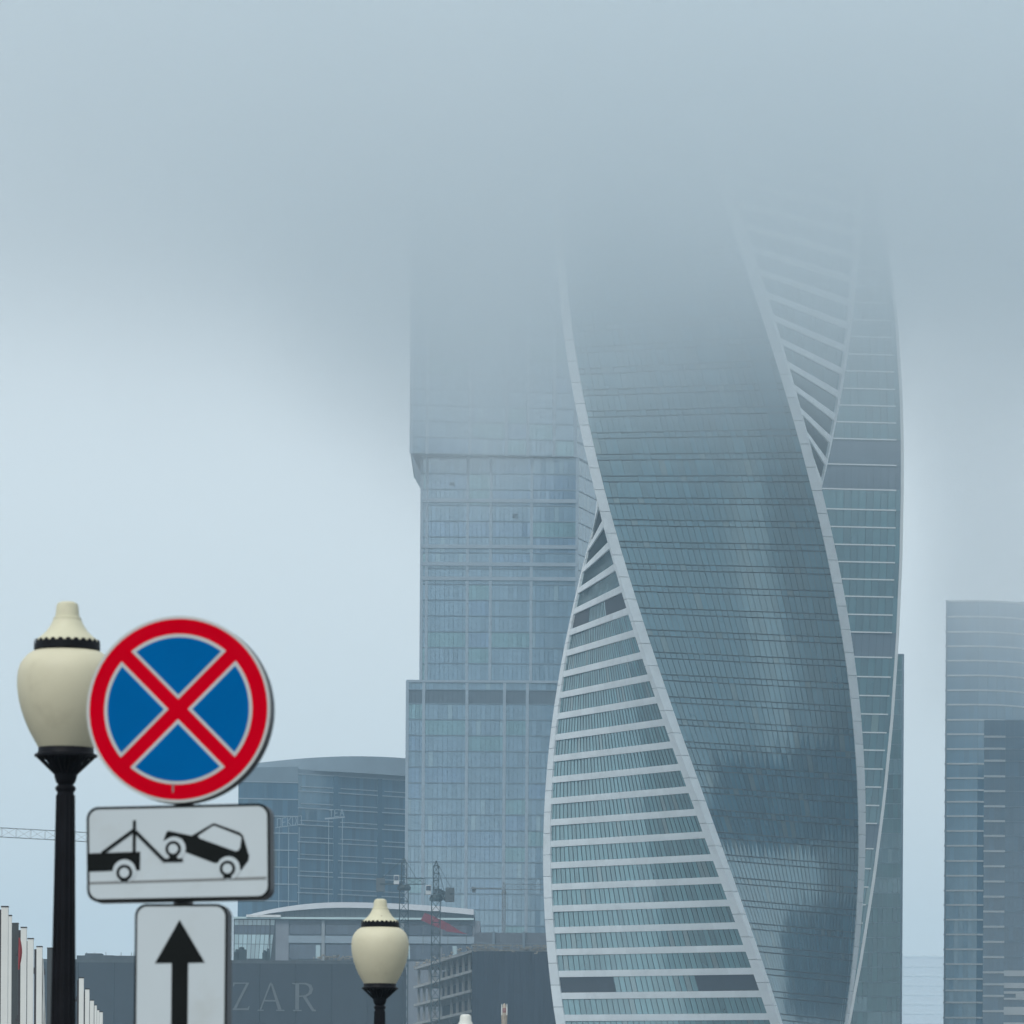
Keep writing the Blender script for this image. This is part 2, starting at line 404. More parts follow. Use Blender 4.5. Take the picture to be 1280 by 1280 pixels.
# lower block
xa, xb, zt = sx(509), sx(775), sz(853)
zl = lines_down(sz(880), 1.0, 3.86)+[sz(862.5), zt]
pcl = [sx(p)-xa for p in (529.5, 583.5, 630.5, 659)]+[sx(700)-xa, sx(740)-xa]
nm = len(zl)-3
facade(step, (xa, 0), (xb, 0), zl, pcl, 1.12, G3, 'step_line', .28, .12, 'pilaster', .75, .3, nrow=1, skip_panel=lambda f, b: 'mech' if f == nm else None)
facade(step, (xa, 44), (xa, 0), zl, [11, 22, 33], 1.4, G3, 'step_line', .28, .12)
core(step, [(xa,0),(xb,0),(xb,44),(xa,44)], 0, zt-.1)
b = MB(); b.box(xa-.25, xb+.2, -.35, 44, zt-.1, zt+.5); b.build('parapet', M['pilaster'], step)
# middle block with receding right flank
xa, xb = sx(526.5, 720), sx(721, 720); y0 = 2.2
z0, z1 = sz(853)+.5, sz(571)
zl = lines_down(z1, z0, 3.86); zl[0] = z0
pcl = [sx(p, 720)-xa for p in (533, 584, 613, 664)]
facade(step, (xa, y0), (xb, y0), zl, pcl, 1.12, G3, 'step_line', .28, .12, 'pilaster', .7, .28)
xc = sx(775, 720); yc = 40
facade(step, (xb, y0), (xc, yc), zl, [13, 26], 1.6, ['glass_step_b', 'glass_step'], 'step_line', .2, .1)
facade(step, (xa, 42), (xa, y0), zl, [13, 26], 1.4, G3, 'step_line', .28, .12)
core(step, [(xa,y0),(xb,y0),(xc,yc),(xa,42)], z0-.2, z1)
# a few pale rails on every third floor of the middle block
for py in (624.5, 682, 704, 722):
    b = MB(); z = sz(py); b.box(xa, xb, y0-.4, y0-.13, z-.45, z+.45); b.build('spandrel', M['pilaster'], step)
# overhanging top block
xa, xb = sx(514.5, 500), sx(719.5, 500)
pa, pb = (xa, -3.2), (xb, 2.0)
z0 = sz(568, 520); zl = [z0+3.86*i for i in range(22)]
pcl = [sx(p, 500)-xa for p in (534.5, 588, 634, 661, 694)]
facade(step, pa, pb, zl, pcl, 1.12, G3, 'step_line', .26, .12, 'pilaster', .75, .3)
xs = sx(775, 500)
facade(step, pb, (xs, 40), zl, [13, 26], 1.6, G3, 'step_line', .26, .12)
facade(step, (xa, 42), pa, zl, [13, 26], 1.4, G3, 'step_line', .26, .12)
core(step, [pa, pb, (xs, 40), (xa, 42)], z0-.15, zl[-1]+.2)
# sloped soffit under the overhang
b = MB(); xi = sx(527, 592); zi = sz(592, 527)
b.face([(xa+.1,-3.1,z0-.16),(xi,1.9,zi),(xi,42,zi),(xa+.1,42,z0-.16)])
b.build('soffit', M['step_line'], step)
b = MB()
for px, py in ((563, 604), (642, 643)):
    b.box(sx(px-3), sx(px+3), y0-.35, y0-.14, sz(py)-.4, sz(py)+.4)
b.build('vent', M['mech'], step)

# ------------------------------------------------------------------ curved dark tower behind the twisted one
CY = 1250.0
ox2 = W(1040, 800, CY).x
curve = thing('curved_tower', 'dark teal glass tower with a bowed pale right edge, half hidden behind the twisted tower', 'tower', (ox2, CY, GZ))
prof_pts = [(200,1085),(250,1098),(300,1109),(400,1121.5),(500,1127.5),(560,1128.8),(620,1128.6),(700,1127),(800,1122.6),(900,1115.8),(1000,1106),(1100,1093),(1200,1077),(1280,1062),(1400,1036)]
def interp(pts, y):
    for (ya, xa_), (yb, xb_) in zip(pts, pts[1:]):
        if ya <= y <= yb:
            return xa_+(xb_-xa_)*(y-ya)/(yb-ya)
    return pts[0][1] if y < pts[0][0] else pts[-1][1]
beta = radians(7.5); tb = Vector((cos(beta), sin(beta)))
def cu(px, py):
    """distance along the receding face where the photograph column px meets it"""
    a = W(px, py, 1.0).x; return (a*CY-ox2)/(cos(beta)-a*sin(beta))
def cz(py, u=0):
    return W(1090, py, CY+u*sin(beta)).z-GZ
ul = cu(925, 700)
lys = [1180+23*i for i in range(10, 0, -1)]
lys = [1440,1417,1394,1371,1348,1325,1302,1278,1255,1224,1200,1177,1154,1131,1109,1086,1061,1029.5,1007,984,961.5,938,916,893,870,846.5,822,791,769,746.5,725,703.5,682,660,638,613,582,550,529,508,487,465,444,422,401,379,358,336,315,293,272,250,228,207]
body = []
def XZ(u, z, off=0):
    p = tb*u+Vector((tb.y, -tb.x))*off; return (p.x, p.y, z)
for py0, py1 in zip(lys, lys[1:]):
    um = (cu(interp(prof_pts, py0), py0), cu(interp(prof_pts, py1), py1)); za, ze = cz(py0, um[0]), cz(py1, um[1])
    mech = (py0-py1) > 28
    b = MB(); npn = 22
    for i in range(npn):
        f0, f1 = i/npn, (i+1)/npn; tu, tv = tilt()
        A = lambda f: ul+(um[0]-ul)*f
        B = lambda f: ul+(um[1]-ul)*f
        b.face([XZ(A(f0)+.05,za,-tu-tv), XZ(A(f1)-.05,za,tu-tv), XZ(B(f1)-.05,ze,tu+tv), XZ(B(f0)+.05,ze,-tu+tv)], 1 if mech else 0)
    b.build('window_strip', [M['glass_curve'], M['mech']], curve)
    b = MB(); e = um[0]-(1.6 if py0 < 800 else 1.2)
    b.hexa((XZ(ul,za-.15,.3),XZ(e,za-.15,.3),XZ(e,za-.15,-.1),XZ(ul,za-.15,-.1),XZ(ul,za+.15,.3),XZ(e,za+.15,.3),XZ(e,za+.15,-.1),XZ(ul,za+.15,-.1)))
    b.build('floor_line', M['pale_line'], curve)
    # flank glass behind the bowed edge
    b = MB(); d = 40
    for i in range(10):
        q = lambda u, z, j: (tb.x*u-tb.y*d*j/10, tb.y*u+tb.x*d*j/10, z)
        b.face([q(um[0],za,i), q(um[0],za,i+1), q(um[1],ze,i+1), q(um[1],ze,i)])
    b.build('flank_glazing', M['glass_curve'], curve)
    body.append((um[0], za)); last = (um[1], ze)
body.append(last)
b = MB()
for (ua, za), (ub, ze) in zip(body, body[1:]):
    b.hexa((XZ(ua-.55,za,.4),XZ(ua+.12,za,.4),XZ(ua+.12,za,-.3),XZ(ua-.55,za,-.3),XZ(ub-.55,ze,.4),XZ(ub+.12,ze,.4),XZ(ub+.12,ze,-.3),XZ(ub-.55,ze,-.3)), skip=(0,1))
b.build('edge_ribbon', M['pale_line'], curve)
b = MB(); d = 40
for (ua, za), (ub, ze) in zip(body, body[1:]):
    for A_, B_ in (((ul,.0),(ua,0)),):
        b.face([XZ(ul,za,-.3), XZ(ua-.3,za,-.3), XZ(ub-.3,ze,-.3), XZ(ul,ze,-.3)])
    b.face([XZ(ua-.3,za,-.3), XZ(ua-.3,za,-d), XZ(ub-.3,ze,-d), XZ(ub-.3,ze,-.3)])
    b.face([XZ(ua-.3,za,-d), XZ(ul,za,-d), XZ(ul,ze,-d), XZ(ub-.3,ze,-d)])
    b.face([XZ(ul,za,-d), XZ(ul,za,-.3), XZ(ul,ze,-.3), XZ(ul,ze,-d)])
b.face([XZ(ul,last[1],-.3), XZ(last[0]-.3,last[1],-.3), XZ(last[0]-.3,last[1],-d), XZ(ul,last[1],-d)])
b.build('wall', M['joint'], curve)

# ------------------------------------------------------------------ plain slab tower behind it
BY = 1400.0
ox3 = W(1060, 1000, BY).x
slab = thing('slab_tower', 'plain dark green glass slab tower with a flat top, behind the bowed tower', 'tower', (ox3, BY, GZ))
xa, xb = W(960, 1000, BY).x-ox3, W(1128.5, 1000, BY).x-ox3; zt = W(1120, 819, BY).z-GZ
zl = lines_down(zt, 1.0, 3.9)
facade(slab, (xa, 0), (xb, 0), zl, [8.8, 17.6, 26.4], 1.3, ['glass_slab', 'glass_curve'], 'step_line', .2, .1)
facade(slab, (xb, 0), (xb, 35), zl, [17], 1.6, ['glass_slab'], 'step_line', .2, .1)
core(slab, [(xa,0),(xb,0),(xb,35),(xa,35)], 0, zt)
b = MB(); b.box(xb-.45, xb+.12, -.15, .4, 0, zt+.3); b.build('edge_strip', M['step_line'], slab)
b = MB(); b.box(xa, xb+.05, -.2, 35, zt, zt+.35); b.build('parapet', M['step_line'], slab)

# ------------------------------------------------------------------ right-hand towers
RY = 1420.0
ox4 = W(1230, 1000, RY).x
right = thing('banded_tower', 'navy tower with thin pale bands and a curved flank, its top dissolving in fog', 'tower', (ox4, RY, GZ))
x0r = W(1182, 1000, RY).x-ox4; x1r = W(1222, 1000, RY).x-ox4
pl = [(x0r, 1.1), (x1r, 0.2)]
ang = 0.0
for i in range(9):
    ang = min(radians(50), ang+radians(8)); q = pl[-1]; pl.append((q[0]+2.6*cos(ang), q[1]+2.6*sin(ang)))
rys = [751,770.5,789.5,807.5,825.5,844,862.5,880.5,899.5,917.5,936,954.5,972.5,987.5,1002,1020,1038.5,1057,1076,1094.5,1113,1131,1149.5,1168,1186.5,1205,1223.5,1238,1253,1272,1291]
while rys[-1] < 1500: rys.append(rys[-1]+18.4)
zl = [W(1200, y, RY).z-GZ for y in rys][::-1]
zl = [z for z in zl if z > .5]
for i, (a, b_) in enumerate(zip(pl, pl[1:])):
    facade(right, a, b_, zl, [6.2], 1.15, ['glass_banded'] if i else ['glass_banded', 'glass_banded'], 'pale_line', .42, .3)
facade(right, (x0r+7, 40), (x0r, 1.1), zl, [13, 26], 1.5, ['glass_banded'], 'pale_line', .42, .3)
core(right, pl+[(pl[-1][0], 42), (x0r+7, 42)], 0, zl[-1], inset=.35)
b = MB(); b.box(x0r-.1, x0r+.35, .7, 1.4, 0, zl[-1]+.3); b.build('edge_strip', M['step_line'], right)
b = MB(); b.box(W(1271,1000,RY).x-ox4, W(1300,1000,RY).x-ox4, 12, 30, zl[-1]+.02, zl[-1]+1.2); b.build('rooftop_plant', M['step_line'], right)
FYR = 1330.0
ox5 = W(1256, 1100, FYR).x
front = thing('short_banded_tower', 'darker lower glass tower with short bright bands, in front of the fog-topped banded tower', 'tower', (ox5, FYR, GZ))
fx = lambda px: W(px, 1050, FYR).x-ox5
fz = lambda py: W(1250, py, FYR).z-GZ
fys = [900,921,936,951,970.5,989,1008,1026.5,1045,1064,1083,1102,1121,1139.5,1158.5,1177.5,1196.5,1215.5,1230.5,1245,1264,1283]
while fys[-1] < 1490: fys.append(fys[-1]+19)
zl = [z for z in [fz(y) for y in fys][::-1] if z > .5]
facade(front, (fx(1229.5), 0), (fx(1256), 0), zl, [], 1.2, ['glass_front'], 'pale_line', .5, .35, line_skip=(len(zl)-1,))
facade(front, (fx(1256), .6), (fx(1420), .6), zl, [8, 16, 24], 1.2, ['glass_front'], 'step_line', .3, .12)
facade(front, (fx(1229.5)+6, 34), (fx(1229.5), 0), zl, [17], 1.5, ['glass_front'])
core(front, [(fx(1229.5),.2),(fx(1256),.2),(fx(1256),.8),(fx(1420),.8),(fx(1420),34),(fx(1229.5)+6,34)], 0, zl[-1], inset=.1)
for ya, yb, xa_, xb_ in ((1213,1220,1256,1330),(1228.5,1235,1256,1330),(1239,1242,1256,1330),(1242.2,1246.8,1271,1330),(1247,1249.5,1256,1330),(1258.5,1268.5,1256,1330),(1278,1286,1256,1330)):
    b = MB(); b.box(fx(xa_), fx(xb_), .1, .57, fz(yb), fz(ya)); b.build('white_panel', M['pale_line'], front)

# ------------------------------------------------------------------ neighbours beyond the frame, seen mirrored in the twisted glass
for nm_, lb, bx, by0, by1, ht in (('office_tower', 'dark office tower seen as a dark reflection in the middle of the twisted glass', 205, 925, 1003, 150), ('office_block', 'dark lower office block mirrored near the foot of the twisted glass', 235, 1075, 1225, 84)):
    nb = thing(nm_, lb, 'building', (bx, (by0+by1)/2, GZ)); hf = (by1-by0)/2
    zl = lines_down(ht, 1, 4.2)
    facade(nb, (0, hf), (0, -hf), zl, [13*i for i in range(1, 12)], 3.2, ['glass_office', 'glass_front'], 'pale_line', .9, .3)
    facade(nb, (0, -hf), (45, -hf), zl, [15, 30], 3.75, ['glass_front'], 'step_line', .5, .2)
    core(nb, [(0,-hf),(45,-hf),(45,hf),(0,hf)], 0, ht, 'joint')

# ------------------------------------------------------------------ faint tower in the gap
dy_ = 4300.0
oxd = W(1156, 1200, dy_).x
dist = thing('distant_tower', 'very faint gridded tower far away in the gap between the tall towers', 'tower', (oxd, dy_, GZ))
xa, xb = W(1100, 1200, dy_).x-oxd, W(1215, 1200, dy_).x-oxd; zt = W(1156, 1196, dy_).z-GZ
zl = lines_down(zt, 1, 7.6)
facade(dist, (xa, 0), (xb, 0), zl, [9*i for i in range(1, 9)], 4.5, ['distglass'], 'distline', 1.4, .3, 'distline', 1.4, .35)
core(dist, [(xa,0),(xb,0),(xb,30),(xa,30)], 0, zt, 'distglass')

# ------------------------------------------------------------------ broad office building on the left
OY = 1450.0
oxo = W(400, 1000, OY).x
office = thing('office_building', 'broad blue glass office block with a low curved roof and pale floor lines', 'office building', (oxo, OY, GZ))
ofx = lambda px: W(px, 1030, OY).x-oxo
ofz = lambda py: W(400, py, OY).z-GZ
P = [(ofx(298), -2.0), (ofx(372), 1.5), (ofx(421), 8.5), (ofx(475), 17.5), (ofx(530), 27.0)]
zl = [ofz(y) for y in [978+21.2*i for i in range(14)]][::-1]
zl2 = [ofz(y) for y in [967+21.2*i for i in range(15)]][::-1]
facade(office, P[0], P[1], zl, [5.4, 10.8], 1.3, ['glass_office', 'glass_right'], 'pilaster', .28, .25)
core_top = ofz(958)
for i in (1, 2, 3):
    A_, B_ = P[i], P[i+1]
    facade(office, A_, B_, zl2, [6], 1.3, ['glass_office', 'glass_right'], 'pilaster', .26, .25)
    d = Vector((B_[0]-A_[0], B_[1]-A_[1])); L = d.length; an = math.atan2(d.y, d.x)
    for z in zl2[:-1]:
        key = ('ln2', i)
        if key not in _cache:
            q = MB(); q.box(.8, L-1.6, -.22, .1, -.1, .12); _cache[key] = q.mesh('floor_line', M['pilaster'])
        link('floor_line', _cache[key], office, (A_[0], A_[1], z+1.25), an)
    q = MB(); q.box(L-1.5, L-.1, -.32, .1, zl2[0], zl2[-1]); q.build('recess', M['glass_right'], office, loc=(A_[0], A_[1], 0), rotz=an)
core(office, P+[(P[-1][0], 60), (P[0][0], 60)], 0, zl2[-1])
# parapet courses and curved roof
b = MB()
for A_, B_ in zip(P[1:], P[2:]):
    b.hexa(((A_[0],A_[1]-.1,zl2[-1]),(B_[0],B_[1]-.1,zl2[-1]),(B_[0],B_[1]+3,zl2[-1]),(A_[0],A_[1]+3,zl2[-1]),(A_[0],A_[1]-.1,ofz(961)),(B_[0],B_[1]-.1,ofz(961)),(B_[0],B_[1]+3,ofz(961)),(A_[0],A_[1]+3,ofz(961))))
b.build('parapet', M['office_roof'], office)
b = MB(); A_, B_ = P[0], P[1]
b.hexa(((A_[0],A_[1]-.15,zl[-1]+.2),(B_[0],B_[1]-.15,zl[-1]+.2),(B_[0],B_[1]+3,zl[-1]+.2),(A_[0],A_[1]+3,zl[-1]+.2),(A_[0],A_[1]-.15,ofz(961)),(B_[0],B_[1]-.15,ofz(958)),(B_[0],B_[1]+3,ofz(958)),(A_[0],A_[1]+3,ofz(961))))
b.build('cornice', M['office_roof'], office)
b = MB(); arc = []
for i in range(21):
    f = i/20; px = 296+(535-296)*f
    py = 957-18.5*sin(min(1, f*1.15)*pi/2) if f < .87 else 938.5+(f-.87)*3
    fy = -1.6+28*f*f
    arc.append((ofx(px), fy, ofz(py)))
for a, c_ in zip(arc, arc[1:]):
    b.face([(a[0],a[1]+1,ofz(962)), (c_[0],c_[1]+1,ofz(962)), (c_[0],c_[1]+3,c_[2]), (a[0],a[1]+3,a[2])])
    b.face([(a[0],a[1]+3,a[2]), (c_[0],c_[1]+3,c_[2]), (c_[0],60,c_[2]), (a[0],60,a[2])])
b.build('curved_roof', M['office_roof'], office)

# stroke lettering, letters as thin raised bars
GLY = {'O': [(0,0,1,0),(1,0,1,1),(1,1,0,1),(0,1,0,0)], 'E': [(0,0,0,1),(0,1,1,1),(0,.5,.8,.5),(0,0,1,0)], 'K': [(0,0,0,1),(0,.5,1,1),(0,.5,1,0)],
       'D': [(0,0,0,1),(0,1,.7,1),(.7,1,1,.6),(1,.6,1,.4),(1,.4,.7,0),(.7,0,0,0)], 'T': [(.5,0,.5,1),(0,1,1,1)], 'A': [(0,0,.5,1),(.5,1,1,0),(.2,.4,.8,.4)],
       'S': [(1,1,0,1),(0,1,0,.5),(0,.5,1,.5),(1,.5,1,0),(1,0,0,0)]}
def stroke_text(word, a, b, hgt, Y, parent, o, rad, m='pilaster', name='letter'):
    n = len(word)
    for i, ch in enumerate(word):
        q = MB()
        for x0, y0_, x1, y1_ in GLY[ch]:
            def pt(x, y):
                f = (i+.1+.72*x)/n; px = a[0]+(b[0]-a[0])*f; py = a[1]+(b[1]-a[1])*f-hgt*y
                v = W(px, py, Y); return (v.x-o[0], Y-o[1], v.z-GZ)
            q.bar(pt(x0, y0_), pt(x1, y1_), rad)
        q.build(name, M[m], parent)
rs = W(362, 1034, 1430)
sgn = thing('rooftop_sign', 'long tilted row of pale outlined letters standing before the blue office block', 'sign', (rs.x, 1430, GZ))
stroke_text('OEKDO', (346, 1034), (378, 1030), 10.5, 1430, sgn, (rs.x, 1430), .11)
b = MB()
for px in (349, 361, 374):
    v = W(px, 1034, 1430.5); b.bar((v.x-rs.x, .5, v.z-GZ), (v.x-rs.x, .5, 0), .1)
v0, v1 = W(344, 1034.6, 1430.4), W(380, 1030.2, 1430.4); b.bar((v0.x-rs.x, .4, v0.z-GZ), (v1.x-rs.x, .4, v1.z-GZ), .14)
b.build('sign_frame', M['pilaster'], sgn)
rs2 = W(420, 1022, 1430)
sgn2 = thing('rooftop_sign', 'short tilted pale sign on an underline, before the middle of the blue office block', 'sign', (rs2.x, 1430, GZ))
stroke_text('TEA', (411, 1021.5), (431, 1019.5), 8.5, 1430, sgn2, (rs2.x, 1430), .11)
b = MB()
v0, v1 = W(406, 1023.5, 1430.4), W(431, 1021.2, 1430.4); b.bar((v0.x-rs2.x, .4, v0.z-GZ), (v1.x-rs2.x, .4, v1.z-GZ), .3)
for px in (411, 428):
    v = W(px, 1022, 1430.5); b.bar((v.x-rs2.x, .5, v.z-GZ), (v.x-rs2.x, .5, 0), .1)
b.build('sign_frame', M['pilaster'], sgn2)

# ------------------------------------------------------------------ shopping mall with arched white roof rim
MY = 1200.0
oxm = W(440, 1160, MY).x
mall = thing('shopping_mall', 'low grey and glass mall with an arched white roof rim and big dark windows', 'mall', (oxm, MY, GZ))
mxx = lambda px: W(px, 1165, MY).x-oxm
mzz = lambda py: W(440, py, MY).z-GZ
b = MB(); arc = []
for i in range(25):
    f = i/24; px = 312+(592-312)*f; arc.append((px, 1128+16*((f-.42)/.42)**2 if f < .42 else 1128+8*((f-.42)/.58)**2, 7-3.5*max(0, 1-f*4)))
for (p, y, h_), (p2, y2, h2) in zip(arc, arc[1:]):
    b.hexa(((mxx(p),-1,mzz(y+h_)),(mxx(p2),-1,mzz(y2+h2)),(mxx(p2),6,mzz(y2+h2)),(mxx(p),6,mzz(y+h_)),(mxx(p),-.6,mzz(y)),(mxx(p2),-.6,mzz(y2)),(mxx(p2),6,mzz(y2)),(mxx(p),6,mzz(y))), skip=(3,5))
    b.face([(mxx(p),6,mzz(y)),(mxx(p2),6,mzz(y2)),(mxx(p2),60,mzz(y2)),(mxx(p),60,mzz(y))])
b.build('roof_rim', M['mallwhite'], mall)
b = MB()
for (p, y, h_), (p2, y2, h2) in zip(arc, arc[1:]):
    b.face([(mxx(p),1,mzz(1147)),(mxx(p2),1,mzz(1147)),(mxx(p2),1,mzz(y2+3)),(mxx(p),1,mzz(y+3))])
b.build('gable', M['roof_grey'], mall)
b = MB()
for i in range(40):
    px = 330+6.3*i; b.box(mxx(px), mxx(px)+.12, .7, .98, mzz(1146), mzz(1137.5))
b.build('rib', M['mallgrey'], mall)
b = MB(); b.box(mxx(292), mxx(592), -1.2, 3, mzz(1149.5), mzz(1147)); b.build('eaves_edge', M['mallteal'], mall)
b = MB(); b.box(mxx(308), mxx(351), -1.5, 2, mzz(1147.5), mzz(1144.5)); b.build('eaves_cap', M['cabwhite'], mall)
b = MB(); b.box(mxx(294), mxx(600), .3, 58, 0, mzz(1150)); b.build('wall', M['mallgrey'], mall)
# bright glazed corner: sloping mullions between the panes
for (ya, yb, nm_) in ((1150.5,1157,'mallglass'),(1158,1168,'malldark'),(1169,1180.5,'mallglass'),(1181.2,1199,'mallglass')):
    for i in range(9):
        f0, f1 = i/9, (i+1)/9
        X = lambda f, y: mxx(293+f*51-(y-1150)*.11*f)
        q = MB(); q.face([(X(f0,yb)+.06,-.1,mzz(yb)),(X(f1,yb)-.06,-.1,mzz(yb)),(X(f1,ya)-.06,-.1,mzz(ya)),(X(f0,ya)+.06,-.1,mzz(ya))])
        q.build('pane', M[nm_], mall)
b = MB(); b.box(mxx(292), mxx(344.5), -.02, .28, mzz(1201), mzz(1150)); b.build('glazing_frame', M['joint'], mall)
for px in (337.5,):
    b = MB(); b.bar((mxx(px),-.8,mzz(1202)),(mxx(px),-.8,mzz(1149)),.16); b.build('downpipe', M['joint'], mall)
b = MB(); b.box(mxx(344.6), mxx(361), -.25, .29, mzz(1203), mzz(1150)); b.build('pier', M['mallgrey'], mall)
for xa_, xb_ in ((362,401),(407,450),(456,500),(506,548),(553,590)):
    for ya, yb in ((1156,1168.5),(1181,1199)):
        f = MB(); f.box(mxx(xa_), mxx(xb_), -.05, .28, mzz(yb), mzz(ya)); wn = f.build('window', M['malldark'], mall)
        n = 6
        for i in range(n):
            u0, u1 = mxx(xa_)+(mxx(xb_)-mxx(xa_))*i/n+.08, mxx(xa_)+(mxx(xb_)-mxx(xa_))*(i+1)/n-.08
            q = MB(); a = random.gauss(0,.01); q.face([(u0,-.09-a,mzz(yb)+.1),(u1,-.09+a,mzz(yb)+.1),(u1,-.09+a,mzz(ya)-.1),(u0,-.09-a,mzz(ya)-.1)])
            q.build('pane', M['malldark'] if random.random() < .7 or ya < 1170 else M['mallglass'], wn)
for px in (404, 453, 503):
    b = MB(); b.box(mxx(px-2), mxx(px+2), -.5, .29, mzz(1203), mzz(1150.2)); b.build('column', M['roof_grey'], mall)
b = MB(); b.box(mxx(361), mxx(600), -.3, .29, mzz(1179), mzz(1170)); b.build('floor_beam', M['pilaster'], mall)

# ------------------------------------------------------------------ dark wrapped building with letters
HY = 1060.0
oxh = W(280, 1240, HY).x
hoard = thing('wrapped_building', 'long low building wrapped in dark slate sheeting with big pale serif letters', 'building', (oxh, HY, GZ))
hx = lambda px: W(px, 1230, HY).x-oxh
hz = lambda py: W(280, py, HY).z-GZ
cutsx = [53, 98, 143, 190, 235, 280, 325, 370, 415, 460, 504]
for a, c_ in zip(cutsx, cutsx[1:]):
    b = MB(); j = random.gauss(0, .06); b.box(hx(a)+.07, hx(c_)-.07, -.15+j, .6, 0, hz(1204)); b.build('sheet', M['slate'], hoard)
b = MB(); b.box(hx(53), hx(504), .61, 30, 0, hz(1203)); b.build('wall', M['slate'], hoard)
b = MB(); b.box(hx(53)-.2, hx(504)+.2, .2, 1.2, hz(1203.9), hz(1200)); b.build('parapet', M['parapet'], hoard)
b = MB(); b.box(hx(95), hx(171), 1.4, 12, hz(1203), hz(1195)); b.box(hx(104), hx(125), 4, 9, hz(1195), hz(1191.5)); b.box(hx(126), hx(140), 5, 8, hz(1195), hz(1193.5))
for px in (107, 117, 131, 150, 163, 166): b.bar((hx(px),2.5,hz(1196)),(hx(px),2.5,hz(1190.5)),.07)
b.build('rooftop_plant', M['parapet'], hoard)
b = MB()
for i in range(46):
    px = random.uniform(395, 438); py = random.uniform(1194, 1199.5); s_ = random.uniform(.12, .3)
    b.box(hx(px), hx(px)+s_*random.uniform(1,3), .7, 1.1, hz(py), hz(py)+s_)
for px in range(392, 440, 5): b.bar((hx(px),.9,hz(1200.2)),(hx(px),.9,hz(1194.5)),.06)
b.bar((hx(390),.9,hz(1196.5)),(hx(440),.9,hz(1196.5)),.05)
b.build('scaffold_clutter', M['ornate'], hoard, kind='stuff')
for px, py, s_ in ((301,1188,1.8),(295,1191,1.0),(330,1192,.9),(334,1190,.8)):
    b = MB(); b.box(hx(px)-s_/2, hx(px)+s_/2, 1.5, 1.5+s_, hz(1200), hz(py)+.3); b.lathe([(s_*.3,hz(py)+.3),(s_*.3,hz(py)+.7),(.02,hz(py)+.9)], 8, 0, hx(px), 1.5+s_/2); b.build('roof_vent', M['crane'], hoard)
S8 = lambda x, y: (hx(280+x/6.4), hz(1100+y/6.4))
LET = {'Z': [[(75,820),(200,820),(200,828),(88,832),(80,850),(72,850)], [(178,828),(200,828),(100,1028),(78,1028)], [(72,1028),(190,1024),(200,1008),(207,1008),(200,1040),(70,1040)]],
       'A': [[(364,830),(374,818),(382,818),(300,1034),(288,1034)], [(372,822),(390,830),(462,1034),(434,1034)], [(326,958),(424,958),(428,970),(322,970)], [(272,1036),(318,1036),(318,1045),(272,1045)], [(420,1036),(485,1036),(485,1045),(420,1045)]],
       'R': [[(572,822),(602,822),(602,1034),(572,1034)], [(545,820),(572,822),(572,832),(545,828)], [(555,1036),(622,1036),(622,1045),(555,1045)], [(602,820),(660,820),(700,835),(714,870),(700,908),(660,930),(602,932),(602,922),(650,918),(676,900),(686,870),(676,845),(650,832),(602,830)], [(632,932),(658,928),(722,1030),(738,1036),(736,1047),(706,1045)]]}
for ch in 'ZAR':
    b = MB()
    for li, poly in enumerate(LET[ch]):
        pts = [S8(x, y) for x, y in poly]
        ar = sum(pts[i][0]*pts[(i+1)%len(pts)][1]-pts[(i+1)%len(pts)][0]*pts[i][1] for i in range(len(pts)))
        if ar < 0: pts = pts[::-1]
        b.prism(pts, -.42-.012*li, -.3)
    b.build('letter', M['letter'], hoard, label='pale serif letter '+ch)

# ------------------------------------------------------------------ unfinished building: netted front, open concrete side
UY = 1080.0
pn, pf = W(589, 1212, UY), W(517, 1233, 1165)
unf = thing('unfinished_building', 'concrete shell under construction with dark netting in front and open floors on its side', 'building', (pn.x, UY, GZ))
uz = lambda py, Y=UY: W(589, py, Y).z-GZ
ux = lambda px, Y=UY: W(px, 1220, Y).x-pn.x
xr = ux(742)
side_v = Vector((pf.x-pn.x, 1165-UY)); sl = side_v.length; sd_ = side_v/sl
top = uz(1189)
ncut = [ux(590), ux(620), ux(650), ux(680), ux(711), xr]
for a, c_ in zip(ncut, ncut[1:]):
    q = MB(); n = 8; zs_ = [top*i/6 for i in range(7)]
    for i in range(n):
        for z_0, z_1 in zip(zs_, zs_[1:]):
            f = lambda u, z: .12*sin(u*1.3+z*.2)+.06*sin(u*3.1)
            u0, u1 = a+(c_-a)*i/n, a+(c_-a)*(i+1)/n
            q.face([(u0,-.4+f(u0,z_0),z_0),(u1,-.4+f(u1,z_0),z_0),(u1,-.4+f(u1,z_1),z_1),(u0,-.4+f(u0,z_1),z_1)])
    q.build('netting', M['net'], unf)
b = MB(); b.box(.6, xr, .1, .5, 0, top-.2); b.build('front_wall', M['slate'], unf)
slab_z = [uz(1187), uz(1212), uz(1236.5), uz(1262), uz(1287), uz(1312), uz(1337), uz(1362), uz(1387), uz(1412), uz(1437), uz(1462)]
for z in slab_z:
    b = MB(); a = sd_*sl
    b.hexa(((0,0.3,z-.55),(xr,.6,z-.55),(xr,80,z-.55),(a.x,a.y,z-.55),(0,.3,z),(xr,.6,z),(xr,80,z),(a.x,a.y,z))); b.build('floor_slab', M['concrete'], unf)
for j in range(11):
    p = sd_*(1.2+j*(sl-2.4)/10)+Vector((1.0, 0))
    for z1, z0 in zip(slab_z, slab_z[1:]):
        if (j*7+int(z0)) % 9 == 4: continue
        key = ('col', round(z1-z0, 1))
        if key not in _cache:
            q = MB(); q.box(-.3, .3, -.3, .3, 0, z1-z0-.55); _cache[key] = q.mesh('column', M['concrete'])
        link('column', _cache[key], unf, (p.x, p.y+.5, z0))
